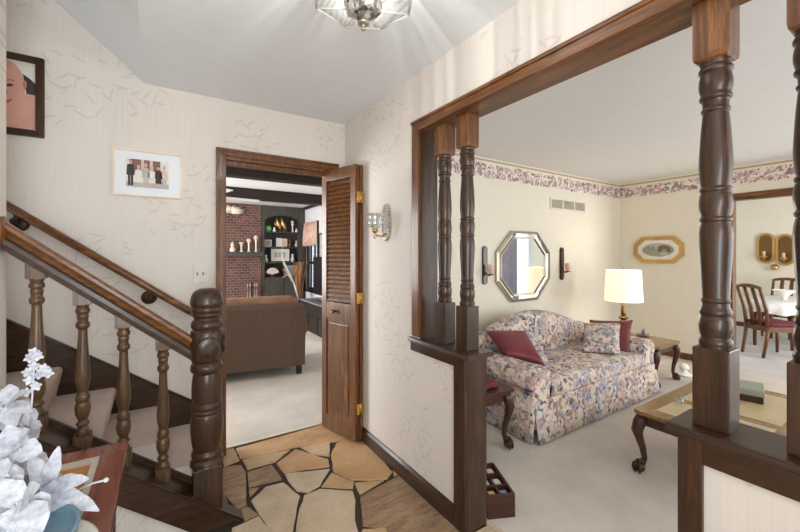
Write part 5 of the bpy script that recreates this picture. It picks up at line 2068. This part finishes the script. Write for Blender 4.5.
for s, ox in ((1, -0.05), (1, 0.06)):
    q = BM()
    tube(q, [(ox + 0.05, 0, 0.03), (ox + 0.04, 0, 0.10), (ox, 0, 0.18), (ox - 0.03, 0, 0.28), (ox - 0.03, 0, 0.33)], [0.02, 0.035, 0.045, 0.02, 0.004], 10)
    tube(q, [(ox + 0.02, 0, 0.12), (ox - 0.06, 0, 0.16), (ox - 0.09, 0, 0.24)], [0.03, 0.02, 0.004], 8)
    obj('bird', q, M['gold'], gl_)
cs = thing('candle_holder', 'white candle holder with a pale candle on the top shelf', 'candle holder', (bs(293, 230).x, 8.36, Z1))
q = BM()
lathe(q, smoothprof([(0.045, 0), (0.02, 0.02), (0.014, 0.12), (0.022, 0.17), (0.04, 0.19)], 3), seg=14)
obj('holder', q, M['white'], cs)
q = BM()
lathe(q, [(0.032, 0.19), (0.036, 0.26), (0.01, 0.265)], seg=12)
obj('candle', q, M['ph_pink'], cs)


def shelf_frame(px0, px1, h, z, label, mat, inner, y=8.36):
    a, b = bs(px0, 250, y).x, bs(px1, 250, y).x
    t = thing('photo_frame', label, 'picture frame', ((a + b) / 2, y, z))
    w2 = (b - a) / 2
    q = frame_mb(w2, h / 2, 0.02, 0.02)
    bmesh.ops.translate(q, vec=(0, 0, h / 2), verts=q.verts)
    obj('frame', q, mat, t)
    obj('picture', box(BM(), -w2 + 0.01, -0.009, 0.01, w2 - 0.01, -0.002, h - 0.01), inner, t)
    return t


shelf_frame(264, 271.5, 0.15, Z2, 'small white photo frame at the end of the middle shelf', M['white'], M['ph_grey'])
shelf_frame(276, 281.5, 0.19, Z2, 'white photo frame next to the small one on the middle shelf', M['white'], M['ph_cream'])
shelf_frame(281.8, 287, 0.18, Z2, 'cream photo frame in the middle of the middle shelf', M['ivory'], M['ph_pink'])
bfm = shelf_frame(270, 290, 0.31, Z3, 'wide dark photo frame with a white mat on the lower shelf', M['black'], M['ph_cream'])
q = BM()
for k in range(3):
    box(q, -0.13 + k * 0.09, -0.0105, 0.10, -0.06 + k * 0.09, -0.0092, 0.22)
obj('photographs', q, M['ph_grey'], bfm)
for px, h, lb, z, m_ in ((290.5, 0.17, 'brass vase on the middle shelf', Z2, M['brass_d']), (297, 0.15, 'pale jug at the end of the middle shelf', Z2, M['ph_grey']), (266.5, 0.16, 'white figurine on the lower shelf beside the wide frame', Z3, M['white']), (293, 0.18, 'pale vase on the lower shelf beside the wide frame', Z3, M['ph_cream'])):
    q = BM()
    lathe(q, smoothprof([(0.03, 0), (0.045, h * 0.3), (0.02, h * 0.65), (0.03, h * 0.9), (0.012, h)], 3), seg=14)
    single('vase', q, m_, lb, 'vase', (bs(px, 250).x, 8.37, z))
rd = thing('radio', 'dark grey box radio on the bookcase counter', 'radio', (bs(291, 270).x, 8.33, Z4))
obj('body', box(BM(), -0.20, -0.12, 0, 0.20, 0.12, 0.27, 0.008), M['walX'], rd)
obj('speaker_grille', box(BM(), -0.18, -0.126, 0.02, 0.18, -0.121, 0.25, 0.002), M['grey'], rd)
sh = thing('shell_ornament', 'white fan-shaped coral on the bookcase counter', 'ornament', (bs(271.5, 272).x, 8.24, Z4))
q = BM()
lathe(q, [(0.06, 0), (0.03, 0.03), (0.015, 0.06)], seg=12)
obj('foot', q, M['walZ'], sh)
q = BM()
fan = [(0, 0.05)] + [(0.13 * (1 + 0.08 * (k % 2)) * math.cos(R(10 + k * 10)), 0.07 + 0.125 * (1 + 0.08 * (k % 2)) * math.sin(R(10 + k * 10))) for k in range(17)]
prism(q, fan, 'Y', -0.02, 0.02, bev=0.004)
obj('fan', q, M['ph_pink'], sh)

# brick chimney breast, mantel
fpx = thing('fireplace', 'red brick fireplace beside the bookcase', 'fireplace', (0.7, 8.3, 0))
FBX0, FBX1 = 0.05, 1.02
q = BM()
box(q, -0.6, 8.20, 0, FBX0, 8.549, CE - 0.002)
box(q, FBX1, 8.20, 0, BX0 - 0.012, 8.549, CE - 0.002)
box(q, FBX0, 8.20, 0.85, FBX1, 8.549, CE - 0.002)
obj('brickwork', q, M['brick'], fpx, True)
obj('firebox', box(BM(), FBX0, 8.35, 0, FBX1, 8.548, 0.85), M['iron'], fpx, True)
obj('mantel', box(BM(), -0.7, 7.98, 1.36, BX0 - 0.012, 8.199, 1.44, 0.006), M['grey_cab'], fpx, True)
q = BM()
box(q, FBX0 - 0.05, 8.17, 0.1, FBX1 + 0.05, 8.199, 0.95, 0.004)
obj('fire_screen', q, M['iron'], fpx, True)
MZ = 1.441
for px, h, lb in ((241.5, 0.20, 'shortest of the three candlesticks on the mantel'), (248.8, 0.27, 'middle height candlestick of the three on the mantel'), (256, 0.34, 'tallest candlestick of the three on the mantel')):
    t = thing('candlestick', lb, 'candlestick', (bs(px, 250, 8.08).x, 8.08, MZ), 0, 'candlesticks on the mantel')
    q = BM()
    lathe(q, smoothprof([(0.045, 0), (0.02, 0.025), (0.016, h * 0.5), (0.024, h * 0.65), (0.02, h * 0.7), (0.038, h * 0.74)], 3), seg=14)
    obj('stick', q, M['ivory'], t)
    q = BM()
    lathe(q, smoothprof([(0.03, h * 0.74), (0.046, h * 0.82), (0.04, h * 0.95), (0.02, h)], 3), seg=14)
    obj('candle', q, M['ph_pink'], t)
q = BM()
lathe(q, smoothprof([(0.05, 0), (0.055, 0.05), (0.03, 0.10), (0.035, 0.14), (0.015, 0.19), (0.004, 0.20)], 3), seg=14)
single('mantel_figurine', q, M['ivory'], 'cream rabbit-like figurine on the mantel', 'figurine', (bs(232.5, 250, 8.08).x, 8.08, MZ))
# carved eagle style wall ornament
q = BM()
for k in range(7):
    a = R(-20 + k * 32)
    tube(q, [(0, -0.03, 0), (0.12 * math.cos(a), -0.03, 0.06 * math.sin(a) + 0.02), (0.25 * math.cos(a), -0.02, 0.10 * math.sin(a) + 0.03)], [0.04, 0.045, 0.01], 8)
pw = bs(231, 212, 8.199)
single('wall_ornament', q, M['ivory'], 'cream carved ornament high on the brick chimney', 'ornament', (pw.x, 8.18, pw.z))
ft = thing('fire_tools', 'black fireplace tool stand beside the hearth', 'fire tools', (bs(252, 280, 8.02).x, 8.02, 0))
q = BM()
lathe(q, [(0.09, 0), (0.09, 0.02), (0.015, 0.03), (0.012, 0.78), (0.02, 0.80), (0.004, 0.84)], seg=14)
tube(q, [(-0.10, 0, 0.72), (0.10, 0, 0.72)], 0.008, 8)
obj('stand', q, M['iron'], ft)
for x in (-0.09, -0.04, 0.05, 0.09):
    q = BM()
    tube(q, [(x, -0.02, 0.74), (x, -0.02, 0.12)], 0.007, 8)
    tube(q, [(x, -0.02, 0.80), (x, -0.02, 0.70)], 0.012, 8)
    obj('tool', q, M['silver'], ft)

# ceiling fan
fn = thing('ceiling_fan', 'white bladed ceiling fan below the family room beams', 'ceiling fan', (0.50, 5.20, CE))
q = BM()
lathe(q, [(0.06, -0.001), (0.05, -0.04), (0.015, -0.05), (0.015, -0.24), (0.09, -0.26), (0.10, -0.34), (0.05, -0.38)], seg=20)
obj('motor', q, M['brass'], fn)
q = BM()
lathe(q, smoothprof([(0.02, -0.48), (0.07, -0.45), (0.08, -0.41), (0.05, -0.38)], 3), seg=18)
obj('lamp_globe', q, M['white'], fn)
for k in range(4):
    q = BM()
    pts = [(0.16, -0.05), (0.62, -0.07), (0.66, 0.0), (0.62, 0.07), (0.16, 0.05)]
    prism(q, pts, 'Z', -0.326, -0.316)
    box(q, 0.08, -0.02, -0.328, 0.2, 0.02, -0.322)
    bmesh.ops.transform(q, matrix=Matrix.Rotation(R(12 + 90 * k), 4, 'Z'), verts=q.verts)
    obj('blade', q, M['white'], fn)

# window with valance on the side wall
q = BM()
for a, b in ((WY0, WY0 + 0.05), (WY1 - 0.05, WY1)):
    box(q, 2.745, a, WZ0, 2.80, b, WZ1)
box(q, 2.745, WY0 + 0.05, WZ0, 2.80, WY1 - 0.05, WZ0 + 0.05)
box(q, 2.745, WY0 + 0.05, WZ1 - 0.05, 2.80, WY1 - 0.05, WZ1)
box(q, 2.75, WY0 + 0.05, 1.18, 2.79, WY1 - 0.05, 1.24)
for k in (1, 2):
    y = WY0 + (WY1 - WY0) * k / 3
    box(q, 2.752, y - 0.01, WZ0 + 0.05, 2.785, y + 0.01, WZ1 - 0.05)
# dark casing on the room side
for a, b, c_, d_ in ((WY0 - 0.07, WY0, WZ0 - 0.05, WZ1 + 0.07), (WY1, WY1 + 0.05, WZ0 - 0.05, WZ1 + 0.07)):
    box(q, 2.722, a, c_, 2.7395, b, d_)
box(q, 2.722, WY0, WZ1, 2.7395, WY1, WZ1 + 0.07)
box(q, 2.70, WY0 - 0.02, WZ0 - 0.05, 2.7395, WY1 + 0.02, WZ0)
f = struct('window_3', q, M['blkZ'], 'small dark framed window in the white family room wall', 'window')
obj('window_pane', box(BM(), 2.772, WY0 + 0.05, WZ0 + 0.05, 2.776, WY1 - 0.05, WZ1 - 0.05), M['glass'], f)
q = BM()
rows = []
nn_ = 64
for i in range(nn_ + 1):
    u = i / nn_
    y = WY0 - 0.06 + (WY1 - WY0 + 0.10) * u
    d = 0.02 * math.sin(u * 14 * PI)
    rows.append([(2.68 + d, y, 1.56 + 0.03 * abs(math.sin(u * 5 * PI))), (2.685 + d, y, 1.8), (2.70 + d * 0.3, y, 2.09)])
loft(q, rows, closed=False)
o = single('valance', q, M['valance'], 'gathered peach valance over the family room window', 'curtain')
md = o.modifiers.new('thick', 'SOLIDIFY')
md.thickness = 0.004
pf = thing('picture_frame', 'narrow dark framed picture on the white family room wall', 'picture', (2.739, 7.13, 1.50), R(-90))
obj('frame', frame_mb(0.16, 0.32, 0.025, 0.02), M['black'], pf)
obj('picture', box(BM(), -0.14, -0.009, -0.30, 0.14, -0.001, 0.30), M['ph_grey'], pf)

# dried grasses in a floor vase
vs_ = thing('floor_vase', 'tall vase of dried wheat and bleached branches in front of the window', 'vase', (2.42, 7.62, 0))
q = BM()
lathe(q, smoothprof([(0.08, 0), (0.13, 0.12), (0.12, 0.28), (0.06, 0.40), (0.075, 0.44)], 4), seg=20)
obj('vase', q, M['bronze'], vs_)
q = BM()
for k in range(46):
    a = rnd.uniform(0, 2 * PI)
    r_ = rnd.uniform(0.02, 0.16)
    h = rnd.uniform(0.95, 1.25)
    tube(q, [(0.02 * math.cos(a), 0.02 * math.sin(a), 0.38), (r_ * 0.5 * math.cos(a), r_ * 0.5 * math.sin(a), 0.75), (r_ * math.cos(a), r_ * math.sin(a), h)], [0.004, 0.008, 0.012], 5)
o = obj('wheat', q, M['wheat'], vs_)
o['kind'] = 'stuff'
q = BM()
for k in range(5):
    s = 1
    tube(q, [(0, 0, 0.38), (-0.10 - 0.02 * k, -0.05, 0.75 + 0.05 * k), (-0.26 - 0.03 * k, -0.06, 0.98 + 0.09 * k), (-0.36, -0.06, 0.92 + 0.16 * k)], [0.008, 0.008, 0.007, 0.004], 6)
obj('branches', q, M['bone'], vs_)

# television and its stand
ts = thing('tv_stand', 'dark low stand along the white family room wall', 'stand', (2.45, 6.2, 0))
obj('case', box(BM(), 2.24, 5.55, 0.0, 2.66, 6.95, 0.52, 0.006), M['blkY'], ts, True)
q = BM()
for a in (5.60, 6.05, 6.50):
    box(q, 2.225, a, 0.06, 2.24, a + 0.40, 0.30, 0.003)
obj('drawer_fronts', q, M['blkY'], ts, True)
obj('top_shelf', box(BM(), 2.22, 5.53, 0.52, 2.67, 6.97, 0.545, 0.003), M['grey'], ts, True)
tv = thing('television', 'black flat television on the low dark stand', 'television', (2.48, 6.25, 0.5455), R(-90))
obj('screen', box(BM(), -0.62, -0.03, 0.09, 0.62, 0.03, 0.80, 0.006), M['black'], tv)
obj('foot', box(BM(), -0.25, -0.1, 0, 0.25, 0.1, 0.015, 0.004), M['black'], tv)
obj('neck', box(BM(), -0.05, -0.02, 0.015, 0.05, 0.02, 0.1), M['black'], tv)
